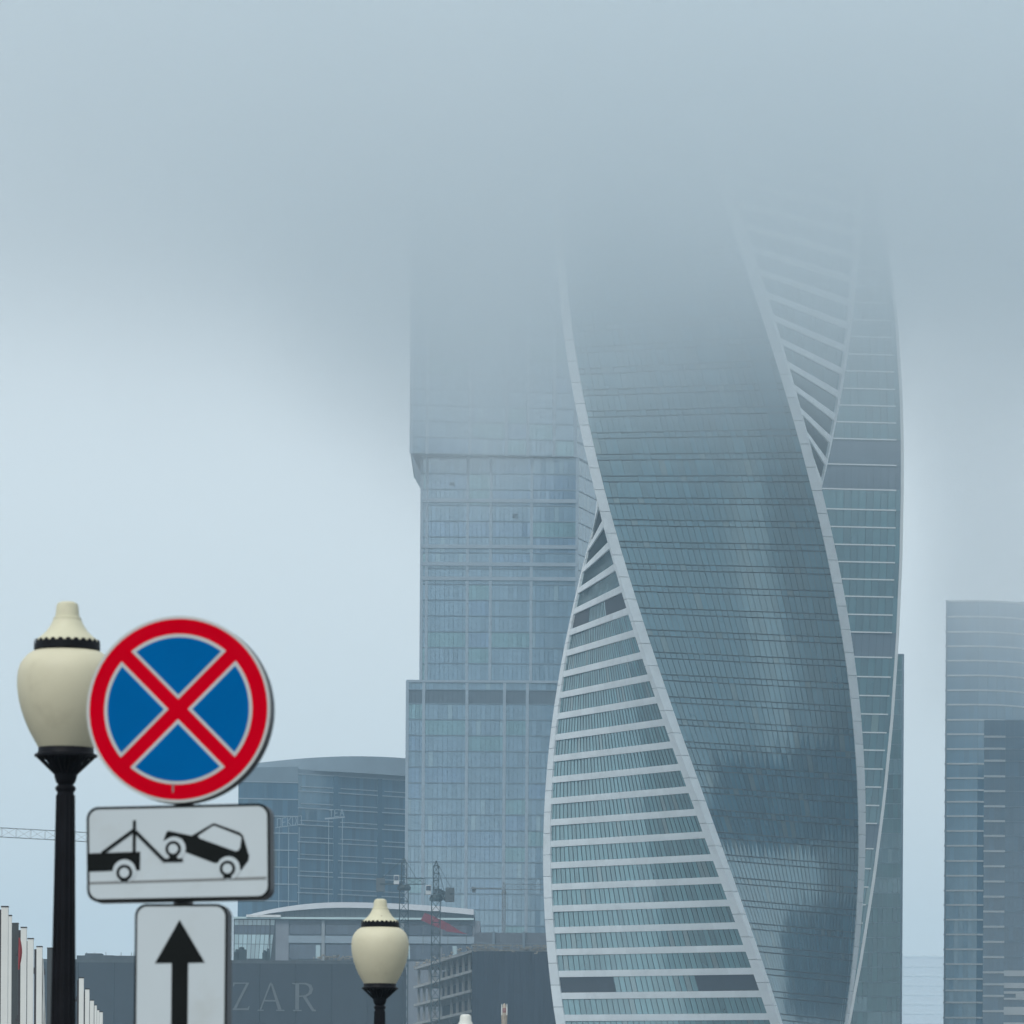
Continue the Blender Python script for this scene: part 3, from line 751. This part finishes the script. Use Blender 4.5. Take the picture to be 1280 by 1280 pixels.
b = MB(); pts = [sd_*2+Vector((6,0)), sd_*(sl-2)+Vector((6,0))]
b.hexa(((pts[0].x,pts[0].y,0),(pts[0].x+.4,pts[0].y,0),(pts[1].x+.4,pts[1].y,0),(pts[1].x,pts[1].y,0),(pts[0].x,pts[0].y,slab_z[0]-1),(pts[0].x+.4,pts[0].y,slab_z[0]-1),(pts[1].x+.4,pts[1].y,slab_z[0]-1),(pts[1].x,pts[1].y,slab_z[0]-1)))
b.build('inner_wall', M['slate'], unf)
# set-back upper storey with two pale columns, formwork clutter along the slab edge
zt_, zu = uz(1165.5, UY+6), slab_z[0]
b = MB(); b.box(ux(592), xr-.5, 6, 40, zu, zt_); b.build('upper_wall', M['mallgrey'], unf)
for px in (616.5, 654.5, 690):
    b = MB(); b.box(ux(px-1.6), ux(px+1.6), 5.5, 5.99, zu, zt_+.3); b.build('column', M['pilaster'], unf)
b = MB()
for i in range(190):
    u = random.uniform(0, xr); s_ = random.uniform(.15, .5); y_ = random.uniform(-.5, 1.5); z = zu+random.uniform(-.9, .9)
    b.box(u, u+s_*random.uniform(1,4), y_, y_+s_, z, z+s_*.7)
for i in range(60):
    p = sd_*random.uniform(0, sl)+Vector((random.uniform(-.3,.5), 0)); s_ = random.uniform(.2, .6); z = zu+random.uniform(-.4, .9)
    b.box(p.x, p.x+s_, p.y, p.y+s_*3, z, z+s_*.6)
b.build('formwork_clutter', M['ornate'], unf, kind='stuff')
b = MB()
for i in range(22):
    u = ux(590)+i*(xr-ux(590))/21; b.bar((u,-.3,zu),(u,-.3,zu+1.3),.05)
b.bar((ux(590),-.3,zu+1.25),(xr,-.3,zu+1.25),.05); b.bar((ux(590),-.3,zu+.7),(xr,-.3,zu+.7),.04)
for j in range(14):
    p = sd_*(j*sl/13); b.bar((p.x,p.y,zu),(p.x,p.y,zu+1.3),.05)
b.build('guard_rail', M['pilaster'], unf)
# red sheeting slung over the far corner
rp = W(556, 1150, 1095)
red = thing('red_tarpaulin', 'faded red sheet slung across the top behind the crane mast', 'tarpaulin', (rp.x, 1095, slab_z[0]+GZ))
rz = lambda px, py: (W(px, py, 1095).x-rp.x, W(px, py, 1095).z-slab_z[0]-GZ)
def sheet(poly, thick, m, par, name):
    q = MB(); q.prism(poly, -thick/2, thick/2); return q.build(name, M[m], par)
for pl_ in ([(531,1141),(541,1145),(541,1157),(526,1150)], [(541.3,1145),(558,1153),(556,1163),(541.3,1157)], [(558.3,1153),(577,1165),(585,1168),(556.5,1164)]):
    sheet([rz(*p) for p in pl_][::-1], .15, 'crane_red', red, 'sheet')
b = MB()
for px, py in ((529,1141),(543,1146),(560,1154),(583,1167)):
    a = rz(px, py); b.bar((a[0], .25, a[1]), (a[0], .25, 0), .08)
b.build('support_post', M['cranegrey'], red)

# ------------------------------------------------------------------ tower cranes
def lattice(b, p, q, wd, bay, r, up=None, m=0, diag=True):
    p, q = Vector(p), Vector(q); d = (q-p); L = d.length; d.normalize()
    up = Vector(up) if up else (Vector((0,1,0)) if abs(d.z) > .7 else Vector((0,0,1)))
    x = d.cross(up).normalized(); y = x.cross(d).normalized()
    cs = [x*sx_*wd/2+y*sy_*wd/2 for sx_, sy_ in ((-1,-1),(1,-1),(1,1),(-1,1))]
    for c_ in cs: b.bar(p+c_, q+c_, r, m)
    n = max(1, round(L/bay))
    for i in range(n+1):
        for a in range(4): b.bar(p+d*(L*i/n)+cs[a], p+d*(L*i/n)+cs[(a+1)%4], r*.6, m)
        if i < n and diag:
            for a in range(4):
                s0, s1 = (cs[a], cs[(a+1)%4]) if i % 2 else (cs[(a+1)%4], cs[a])
                b.bar(p+d*(L*i/n)+s0, p+d*(L*(i+1)/n)+s1, r*.6, m)
def crane(label, px, Y, ytop, yturn, wd, jib_dir, jib_len, cj_len, m='crane', r=.13, cj_dir=None, rise=0, cab=True, stay=True):
    base = W(px, yturn, Y); root = thing('tower_crane', label, 'crane', (base.x, Y, GZ), group='tower cranes on the building site')
    zt = base.z-GZ; za = W(px, ytop, Y).z-GZ
    b = MB(); lattice(b, (0,0,0), (0,0,zt-.8), wd, wd*1.25, r); b.build('mast', M[m], root)
    b = MB(); b.lathe([(wd*.75,zt-.8),(wd*.8,zt-.3),(wd*.6,zt+.3)], 12); b.build('slewing_ring', M[m], root)
    b = MB(); lattice(b, (0,0,zt+.3), (0,0,za-1), wd*.62, wd*.9, r*.9); b.bar((-.3,0,za-1),(0,0,za),r); b.bar((.3,0,za-1),(0,0,za),r); b.build('tower_head', M[m], root)
    jd = Vector((cos(jib_dir), sin(jib_dir), 0))
    b = MB(); lattice(b, Vector((0,0,zt+1))+jd*wd*.5, Vector((0,0,zt+1.0+rise))+jd*jib_len, 1.2, 1.9, r*.6, up=(0,0,1)); b.build('jib', M[m], root)
    b = MB(); p = -jd if cj_dir is None else Vector((cos(cj_dir), sin(cj_dir), 0)); sd = p.cross(Vector((0,0,1)))*.7; b.hexa([Vector(q) for q in (p*.5+Vector((0,0,zt+.4))+sd, p*cj_len+Vector((0,0,zt+.4))+sd, p*cj_len+Vector((0,0,zt+.4))-sd, p*.5+Vector((0,0,zt+.4))-sd, p*.5+Vector((0,0,zt+.7))+sd, p*cj_len+Vector((0,0,zt+.7))+sd, p*cj_len+Vector((0,0,zt+.7))-sd, p*.5+Vector((0,0,zt+.7))-sd)])
    b.build('counter_jib', M[m], root)
    b = MB(); c_ = p*(cj_len-.8)+Vector((0,0,zt+.2)); q_ = 1 if cab else .45; b.box(c_.x-.9*q_, c_.x+.9*q_, c_.y-.7*q_, c_.y+.7*q_, c_.z-1.2*q_, c_.z+1.6*q_); b.build('counterweight', M['cranegrey'], root)
    if not cab: return root
    b = MB(); b.bar((0,0,za), p*cj_len+Vector((0,0,zt+.7)), .06); (b.bar((0,0,za), jd*jib_len*.6+Vector((0,0,zt+1.6)), .05) if stay else None); b.build('stay', M[m], root)
    b = MB(); x_ = wd*.5+.1
    b.hexa(((-x_-1.1,-1.2,zt+.4),(-x_,-1.2,zt+.4),(-x_,.4,zt+.4),(-x_-1.1,.4,zt+.4),(-x_-1.1,-1.0,zt+2.3),(-x_,-1.0,zt+2.3),(-x_,.4,zt+2.3),(-x_-1.1,.4,zt+2.3)))
    cb = b.build('cab', M['cabwhite'], root)
    b = MB(); b.face([(-x_-1.0,-1.2,zt+1.2),(-x_-.1,-1.2,zt+1.2),(-x_-.1,-1.05,zt+2.1),(-x_-1.0,-1.05,zt+2.1)]); b.build('pane', M['malldark'], cb)
    return root
crane('dark green tower crane straight in front of the open concrete floors', 545, 1062, 1076, 1121, 1.7, radians(84), 24, 3.6, cj_dir=radians(-6))
crane('tower crane at the left edge of the stepped tower with a counterweight to its left', 505, 1105, 1072, 1108, 1.8, radians(-20), 4.5, 6.0)
crane('slim small crane with a short level jib above the netted block', 630, 1185, 1103, 1114, .7, radians(3), 12, 7.5, 'cranegrey', .09, cab=False)
c4 = crane('far crane with a long thin jib reaching left behind the lamp post', 226, 700, 985, 1062, 1.6, radians(179.2), 33, 8, 'cranegrey', .055, rise=1.6, stay=False)

# ------------------------------------------------------------------ white pylons at the lower left
def pylon(name, px0, px1, ytop, Y, m, label, group, nb=4):
    pc = W((px0+px1)/2, ytop, Y); wd = (px1-px0)*K*Y
    root = thing(name, label, 'pylon', (pc.x, Y, GZ), group=group)
    h_ = pc.z-GZ
    b = MB(); b.box(-wd/2, wd/2, -wd/2, wd/2, .15, h_-.03); b.build('shaft', M[m], root)
    b = MB(); b.box(-wd/2-.008, wd/2+.008, -wd/2-.008, wd/2+.008, h_-.03, h_+.01); b.build('cap', M['bracket' if m != 'pylondark' else m], root)
    b = MB(); b.box(-wd*.9, wd*.9, -wd*.9, wd*.9, 0, .15); b.build('base_plate', M['steel'], root)
    if m == 'pylon':
        b = MB(); b.box(-wd/2-.08, -wd/2-.003, -wd/2+.01, wd/2-.01, .16, h_-.1); b.build('cable_duct', M['bracket'], root)
    for i in range(nb):
        z = h_-.9-i*2.1
        q = MB(); q.box(-wd/2-.16, -wd/2-.082, -.06, .06, z-.05, z+.05); q.bar((-wd/2-.1,0,z),(-wd/2-.1,0,z+.16),.02)
        q.build('bracket', M['bracket'], root)
    return root, h_, wd
D0 = 160*367.0
pys = [(2,10.5,1133,'first and tallest white pylon at the left end of the row'),(10.8,14.8,1144,'thin white pylon half behind the tallest white pylon'),
       (26.3,33.5,1159,'white pylon just right of the red flag'),(34.7,42,1173,'white pylon between the red-flag pylon and the pale-flag pylon'),
       (46,53,1183,'white pylon with a pale flag hanging on its right'),(99,104.8,1222,'first white pylon to the right of the black lamp post'),
       (106.6,111.8,1236,'second white pylon to the right of the black lamp post'),(112.6,117.4,1250,'third white pylon to the right of the black lamp post'),
       (118.2,121,1256,'narrow white pylon third from the far end of the row'),(121.4,124,1262,'narrow white pylon next to the last one of the row'),(124.4,128.5,1264.5,'last and farthest white pylon of the row')]
for a, c_, yt, lb in pys:
    r_ = pylon('white_pylon', a, c_, yt, D0/(HZ-yt), 'pylon', lb, 'white pylons in a receding row')
    if yt == 1183: p5 = r_
pylon('dark_pylon', 14.5, 23, 1154, D0/(HZ-1154)+3, 'pylondark', 'dark grey pylon beside the red flag', 'dark grey pylons', 2)
pylon('dark_pylon', 59.5, 73, 1185, D0/(HZ-1185)+2, 'pylondark', 'wider dark grey pylon close to the black lamp post', 'dark grey pylons', 2)
def flag(px, py0, py1, wpx, Y, m, label):
    o = W(px, py0, Y); H = (py1-py0)*K*Y; wd = wpx*K*Y; b = MB(); n = 10
    for i in range(n):
        f0, f1 = i/n, (i+1)/n
        prof = lambda f: wd*(.25+.75*sin(min(1, f*1.05)*pi)**.8) if m == 'flagred' else wd*(.1+.9*f**.8)
        for j in range(4):
            X = lambda f, g_: g_*prof(f)
            Yy = lambda f, g_: .06*sin(g_*7+f*3)
            b.face([(X(f0,j/4),Yy(f0,j/4),-H*f0),(X(f0,(j+1)/4),Yy(f0,(j+1)/4),-H*f0),(X(f1,(j+1)/4),Yy(f1,(j+1)/4),-H*f1),(X(f1,j/4),Yy(f1,j/4),-H*f1)])
    ob = b.build('flag', M[m], None, loc=(o.x, Y, o.z)); ob['label'] = label; ob['category'] = 'flag'
    s_ = ob.modifiers.new('thick', 'SOLIDIFY'); s_.thickness = .01
flag(23.2, 1172, 1212, 4.2, D0/(HZ-1156), 'flagred', 'narrow red flag hanging between a dark pylon and a white pylon')
flag(53.1, 1198, 1282, 4.5, D0/(HZ-1183), 'flagpale', 'pale flag hanging beside a white pylon left of the lamp post')

# ------------------------------------------------------------------ street lamps
def lamp_parts(root, s, H, tiltx=0, cap='creamcap'):
    """s = globe half width; heights measured down from the finial top (unit: 1/62 of s)"""
    u = s/62.0
    P_ = lambda lst: [(r*u, H-d*u) for r, d in lst]
    b = MB(); b.lathe(P_([(39,50.5),(37.5,47),(33,44),(26.5,38),(21.5,31),(18.5,25),(17.5,22.5),(17.6,20.5),(15.5,19.5),(14.5,14),(13.8,6),(12.5,2.5),(8,0.3),(.5,0)]), 44); b.build('lamp_cap', M[cap], root, True)
    b = MB(); b.lathe(P_([(40.5,61.5),(41.5,60),(41.2,54),(38,51)]), 44)
    for i in range(26):
        t = 2*pi*i/26; c_ = Vector((cos(t), sin(t), 0)); n_ = Vector((-sin(t), cos(t), 0))
        r0 = 41.3*u; z0_ = H-53.5*u; hw = 4.4*u
        p = [c_*r0-n_*hw+Vector((0,0,z0_)), c_*r0+n_*hw+Vector((0,0,z0_)), c_*(r0-.6*u)+n_*hw*.5+Vector((0,0,z0_+5.2*u)), c_*(r0-.6*u)-n_*hw*.5+Vector((0,0,z0_+5.2*u))]
        b.face(p); b.face([p[3], p[2], c_*(r0-3*u)+Vector((0,0,z0_+5.2*u))])
    b.build('scalloped_ring', M['iron'], root)
    b = MB(); b.lathe(P_([(34.5,183),(39.5,174),(46.3,162),(52,149),(56.5,136),(60,122),(61.8,108),(62,97),(61,88),(58.7,80),(54.5,73),(49,67),(43,63),(39,61.6)]), 48); b.build('globe', M['cream'], root, True)
    b = MB(); b.lathe(P_([(10.5,238),(12.5,236),(13,233),(11.5,230.5),(9.5,229),(12,226),(14,220),(15,213),(17,207),(20.5,201.5),(25,198),(30.5,195.8),(39.5,194),(39.5,191.5),(36,190),(35,188),(34.5,181)]), 36)
    for i in range(24):
        t = 2*pi*i/24; a = (cos(t), sin(t))
        b.bar((a[0]*36*u, a[1]*36*u, H-194.5*u), (a[0]*13.5*u, a[1]*13.5*u, H-216*u), 1.4*u)
    b.build('collar', M['iron'], root, True)
    b = MB(); b.lathe([(.16,0),(.16,.25),(.13,.32),(.12,.8),(.085,.9),(.075,1.0),(12*u,H-400*u),(10.6*u,H-238*u)], 28)
    for i in range(12):
        t = 2*pi*i/12; b.bar((.076*cos(t),.076*sin(t),1.05),(10.9*u*cos(t),10.9*u*sin(t),H-242*u),.012*u*62/.25*.5)
    b.build('pole', M['iron'], root, True)
lamp_list = [(84.5, 752, 27.0, 'nearest black lamp post with a big cream globe, beside the round road sign', 'creamcap'),
             (475.5, 1123.5, 46.5, 'smaller lamp post with a cream globe, in front of the building site', 'creamcap'),
             (582, 1267.8, 54.0, 'lamp post of which only the milky finial tip shows, right of the cream lamp', 'milk')]
S_GLOBE = 62*K*27.0
proto = None
for px, py, Y, lb, cp in lamp_list:
    tp = W(px, py, Y); g0 = ground_z(Y)+.12
    root = thing('street_lamp', lb, 'street lamp', (tp.x, Y, g0), group='lamp posts along the pavement')
    lamp_parts(root, S_GLOBE, tp.z-g0, cap=cp)
    if px == 475.5:
        u_ = S_GLOBE/62; Ht = tp.z-g0; q = MB(); q.prism([(2.2*u_*cos(2*pi*i/10)+3*u_, 2.6*u_*sin(2*pi*i/10)+Ht-40*u_) for i in range(10)], -27*u_, -20*u_)
        q.build('rust_spot', M['ornatered'], root)
    if px == 84.5:
        root.rotation_euler = (0, radians(0.25), 0); root.location.x -= .02

# ------------------------------------------------------------------ small ornate pinnacle low in the frame
pp = W(630.5, 1254, 420)
pin = thing('ornate_pinnacle', 'small ornate stone pinnacle with a reddish top poking up before the dark netting', 'pinnacle', (pp.x, 420, GZ))
u = K*420; Hh = pp.z-GZ
b = MB(); b.lathe([(3.6*u,0),(3.6*u,Hh-22*u),(4.2*u,Hh-14*u),(4.2*u,Hh-12*u)], 8); b.build('shaft', M['ornate'], pin)
b = MB(); b.lathe([(3.3*u,Hh-12*u),(3.6*u,Hh-9*u),(2.4*u,Hh-6*u)], 8); b.build('drum', M['ornatered'], pin)
b = MB(); b.lathe([(2.6*u,Hh-6*u),(2.2*u,Hh-3.5*u),(1.2*u,Hh-1*u),(.1*u,Hh)], 8)
b.build('crown', M['ornate'], pin)
for i in range(4):
    t = pi/4+i*pi/2; x_, y_ = 4.5*u*cos(t), 4.5*u*sin(t)
    b = MB(); b.lathe([(.7*u,Hh-15*u),(.8*u,Hh-7*u),(.5*u,Hh-4*u),(.6*u,Hh-2.5*u),(.05*u,Hh-.5*u)], 6, 0, x_, y_); b.build('corner_spike', M['flagpale'], pin)

# ------------------------------------------------------------------ road sign: three plates on one post
SYD = 20.0; q = K*SYD
s0 = W(224, 1500, SYD)
sg = W(222, 1000, SYD)
sign = thing('road_sign', 'no-stopping road sign over a tow-away plate and an arrow plate on one post', 'road sign', (sg.x, SYD, .12), (radians(-1.0), 0, radians(-8)))
lx = lambda px: (px-222)*q
lz = lambda py: (HZ-py)*q+EYE-.12
def disc(cx, cz_, r, n=72): return [(cx+r*cos(2*pi*i/n), cz_+r*sin(2*pi*i/n)) for i in range(n)]
def rrect(x0, x1, z0, z1, r, n=8, rot=0):
    pts = []
    for cx, cz_, a0 in ((x1-r, z0+r, -pi/2), (x1-r, z1-r, 0), (x0+r, z1-r, pi/2), (x0+r, z0+r, pi)):
        for i in range(n+1):
            a = a0+pi/2*i/n; pts.append((cx+r*cos(a), cz_+r*sin(a)))
    if rot:
        mx_, mz_ = (x0+x1)/2, (z0+z1)/2
        pts = [(mx_+(x-mx_)*cos(rot)-(z-mz_)*sin(rot), mz_+(x-mx_)*sin(rot)+(z-mz_)*cos(rot)) for x, z in pts]
    return pts
def layer(par, name, poly, lev, m, **kw):
    """a printed sheet, each level 1.2 mm proud of the one below"""
    ar = sum(poly[i][0]*poly[(i+1)%len(poly)][1]-poly[(i+1)%len(poly)][0]*poly[i][1] for i in range(len(poly)))
    if ar < 0: poly = poly[::-1]
    b = MB(); b.prism(poly, -.0012*(lev+1), -.0012*lev+.0002); return b.build(name, M[m], par, **kw)
_c = Matrix.Rotation(radians(-8), 3, 'Z') @ Matrix.Rotation(radians(-1), 3, 'X') @ Vector((0, 0, lz(950)))
sign.location.x = W(222, 950, SYD).x-_c.x; sign.location.y = SYD-_c.y
b = MB(); b.lathe([(.038,0),(.038,lz(775)),(.03,lz(774))], 20, 0, 0, .135); b.build('post', M['steel'], sign, True)
# round plate
cx, cz0 = lx(222.2), lz(888.8)
def plate(name, outline, mfront, mrim, y1=.034):
    b = MB(); n = len(outline)
    b.prism(outline, 0, .003, 0, 1)
    # folded rim behind the sheet
    mx_ = sum(p[0] for p in outline)/n; mz_ = sum(p[1] for p in outline)/n
    inn = [(x+(mx_-x)*.03, z+(mz_-z)*.03) for x, z in outline]
    for i in range(n):
        j = (i+1) % n
        b.face([(*outline[i][:1],.003,outline[i][1]),(outline[i][0],y1,outline[i][1]),(outline[j][0],y1,outline[j][1]),(outline[j][0],.003,outline[j][1])], 1)
        b.face([(outline[i][0],y1,outline[i][1]),(inn[i][0],y1,inn[i][1]),(inn[j][0],y1,inn[j][1]),(outline[j][0],y1,outline[j][1])], 1)
    return b.build(name, [M[mfront], M[mrim]], sign)
rp_ = plate('round_plate', disc(cx, cz0, 117*q), 'signpale', 'signrim', .09)
layer(rp_, 'red_disc', disc(cx, cz0, 113.2*q), 0, 'signred')
def wedge(R, c, k):
    xi = (-c+sqrt(2*R*R-c*c))/2; a0 = math.atan2(xi+c, xi); pts = [(0, c)]
    n = 20
    for i in range(n+1):
        a = a0+(pi-2*a0)*i/n; pts.append((R*cos(a), R*sin(a)))
    r = k*pi/2
    return [(cx+(x*cos(r)-z*sin(r))*q, cz0+(x*sin(r)+z*cos(r))*q) for x, z in pts]
for k in range(4):
    layer(rp_, 'white_quadrant', wedge(94.3, 12.5, k), 1, 'signpale')
    layer(rp_, 'blue_quadrant', wedge(90.0, 18.0, k), 2, 'signblue')
layer(rp_, 'seam_mark', [(lx(215.6), lz(993)), (lx(217.6), lz(993)), (lx(217.6), lz(982)), (lx(215.6), lz(982))], 1, 'signgrey')
# tow-away plate
rt = radians(1.0)
tp_ = plate('tow_plate', rrect(lx(107.3), lx(340.5), lz(1128.2), lz(1009.0), 15*q, rot=rt), 'signblack', 'signrim', .09)
layer(tp_, 'white_field', rrect(lx(110.6), lx(337.2), lz(1124.6), lz(1012.4), 12.5*q, rot=rt), 0, 'signwhite')
Z1 = lambda x, y: (lx(100+x/8), lz(1000+y/8))
Z2 = lambda x, y: (lx(190+x/8), lz(1010+y/8))
def circ(f, x, y, r, n=32): return [f(x+r*cos(2*pi*i/n), y+r*sin(2*pi*i/n)) for i in range(n)]
def strip_(f, x0, y0_, x1, y1_, wd):
    d = Vector((x1-x0, y1_-y0_)).normalized()*wd/2; n = Vector((-d.y, d.x))
    return [f(x0+n.x, y0_+n.y), f(x1+n.x, y1_+n.y), f(x1-n.x, y1_-n.y), f(x0-n.x, y0_-n.y)]
layer(tp_, 'ground_line', [Z1(86,862), Z1(86,840), Z2(1168,710), Z2(1168,736)], 1, 'signgrey')
layer(tp_, 'tow_truck_print', [Z1(82,552), Z1(606,536), Z1(604,722), Z1(560,722), Z1(500,700), Z1(340,728), Z1(82,736)], 1, 'signblack')
layer(tp_, 'wheel_arch_print', circ(Z1, 446, 732, 118), 2, 'signwhite')
layer(tp_, 'tyre_print', circ(Z1, 446, 748, 82), 3, 'signblack')
layer(tp_, 'hub_print', circ(Z1, 446, 748, 50), 4, 'signwhite')
layer(tp_, 'tyre_foot_print', [Z1(408,812), Z1(484,812), Z1(484,838), Z1(408,838)], 4, 'signblack')
layer(tp_, 'mast_print', strip_(Z1, 543, 222, 543, 545, 32), 2, 'signblack')
layer(tp_, 'boom_print', strip_(Z1, 545, 315, 215, 552, 33), 3, 'signblack')
layer(tp_, 'arm_print', strip_(Z1, 538, 318, 858, 632, 34), 4, 'signblack')
layer(tp_, 'fork_print', strip_(Z1, 846, 624, 1040, 622, 32), 3, 'signblack')
layer(tp_, 'car_print', [Z2(120,350), Z2(150,262), Z2(172,248), Z2(405,298), Z2(455,272), Z2(622,176), Z2(645,176), Z2(900,268), Z2(930,300), Z2(994,505), Z2(985,550), Z2(912,648), Z2(860,560), Z2(640,572), Z2(345,462), Z2(310,330), Z2(200,310)], 1, 'signblack')
layer(tp_, 'car_window_print', [Z2(474,300), Z2(622,203), Z2(645,202), Z2(895,300), Z2(915,320), Z2(902,420), Z2(880,452), Z2(850,454), Z2(490,325)], 2, 'signwhite')
for wx_, wy_, rr in ((222, 430, 118), (776, 628, 118)):
    layer(tp_, 'wheel_arch_print', circ(Z2, wx_+8, wy_-4, rr), 2, 'signwhite')
    layer(tp_, 'tyre_print', circ(Z2, wx_, wy_, 80), 3, 'signblack')
    layer(tp_, 'hub_print', circ(Z2, wx_, wy_, 49), 4, 'signwhite')
    layer(tp_, 'tyre_foot_print', [Z2(wx_-38, wy_+62), Z2(wx_+38, wy_+62), Z2(wx_+44, wy_+98), Z2(wx_-44, wy_+98)], 4, 'signblack')
# arrow plate
ap_ = plate('arrow_plate', rrect(lx(169.6), lx(287.6), lz(1367), lz(1132.5), 15*q), 'signblack', 'signrim', .09)
layer(ap_, 'white_field', rrect(lx(172.6), lx(284.4), lz(1364), lz(1135.8), 12.5*q), 0, 'signwhite')
A2 = lambda x, y: (lx(x/4.267), lz(980+y/4.267))
layer(ap_, 'arrow_print', [A2(967,735), A2(835,968), A2(926,966), A2(926,1600), A2(1016,1600), A2(1016,966), A2(1106,964)], 1, 'signblack')
for nm_, yy in (('clamp', 850), ('clamp', 930), ('clamp', 1040), ('clamp', 1100), ('clamp', 1180), ('clamp', 1320)):
    b = MB(); b.box(-.06, .06, .092, .098, lz(yy)-.015, lz(yy)+.015); b.lathe([(.043,lz(yy)-.014),(.043,lz(yy)+.014)], 16, 0, 0, .135); b.build(nm_, M['steel'], sign)

# ------------------------------------------------------------------ air: even haze and the low cloud that swallows the tower tops
def volume_box(name, x0, x1, y0, y1, z0, z1, build):
    b = MB(); b.box(x0, x1, y0, y1, z0, z1)
    m = bpy.data.materials.new(name+'_air'); m.use_nodes = True; t = m.node_tree; t.nodes.clear()
    o = t.nodes.new('ShaderNodeOutputMaterial'); v = t.nodes.new('ShaderNodeVolumePrincipled'); t.links.new(v.outputs[0], o.inputs['Volume'])
    build(t, v)
    ob = b.build(name, m, kind='stuff'); return ob
HAZE_D = 0.00022
def hz_build(t, v):
    v.inputs['Color'].default_value = (.58,.81,.985,1); v.inputs['Density'].default_value = HAZE_D; v.inputs['Anisotropy'].default_value = .2
volume_box('haze', -2550, 2550, -420, 5200, -2.5, 272, hz_build)
def cloud_build(zbase, zfull, dmax, xfade=None, yfade=None, slope=0.0, bump=0.0):
    def f(t, v):
        v.inputs['Color'].default_value = (.953,.984,1.0,1); v.inputs['Anisotropy'].default_value = .3
        ge = t.nodes.new('ShaderNodeNewGeometry'); sp = t.nodes.new('ShaderNodeSeparateXYZ'); t.links.new(ge.outputs['Position'], sp.inputs[0])
        def math_(op, a, b_):
            n = t.nodes.new('ShaderNodeMath'); n.operation = op
            for i, x in enumerate((a, b_)):
                if isinstance(x, (int, float)): n.inputs[i].default_value = x
                else: t.links.new(x, n.inputs[i])
            return n.outputs[0]
        nz = t.nodes.new('ShaderNodeTexNoise'); nz.inputs['Scale'].default_value = .014; nz.inputs['Detail'].default_value = 4
        t.links.new(ge.outputs['Position'], nz.inputs['Vector'])
        z = math_('ADD', sp.outputs[2], math_('MULTIPLY', math_('SUBTRACT', nz.outputs[0], .5), 36.0))
        if slope: z = math_('ADD', z, math_('MULTIPLY', math_('MINIMUM', sp.outputs[0], 0.0), slope))
        def ramp(x, a, b_):
            n = t.nodes.new('ShaderNodeMapRange'); n.interpolation_type = 'SMOOTHSTEP'
            t.links.new(x, n.inputs[0]); n.inputs[1].default_value = min(a, b_); n.inputs[2].default_value = max(a, b_)
            if a > b_: n.inputs[3].default_value = 1; n.inputs[4].default_value = 0
            return n.outputs[0]
        if bump:
            lobe = math_('MULTIPLY', ramp(sp.outputs[0], -50, -9), ramp(sp.outputs[0], 15, -8))
            z = math_('ADD', z, math_('MULTIPLY', lobe, bump))
        d = ramp(z, zbase, zfull)
        if bump: d = math_('MULTIPLY', d, math_('ADD', math_('MULTIPLY', ramp(sp.outputs[0], -90, -10), .42), .58))
        if xfade: d = math_('MULTIPLY', d, ramp(sp.outputs[0], *xfade))
        if yfade: d = math_('MULTIPLY', d, ramp(sp.outputs[1], *yfade))
        n3 = t.nodes.new('ShaderNodeTexNoise'); n3.inputs['Scale'].default_value = .035; n3.inputs['Detail'].default_value = 3
        t.links.new(ge.outputs['Position'], n3.inputs['Vector'])
        d = math_('MULTIPLY', d, math_('ADD', math_('MULTIPLY', n3.outputs[0], 1.3), .35))
        t.links.new(math_('MULTIPLY', d, dmax), v.inputs['Density'])
    return f
volume_box('low_cloud', -520, 520, 640, 1080, 105, 246, cloud_build(119, 190, .0245, yfade=(1070, 860), slope=.1, bump=13.0))
volume_box('low_cloud', 84, 330, 1255, 1415, 95, 215, cloud_build(108, 175, .010, xfade=(94, 118)))
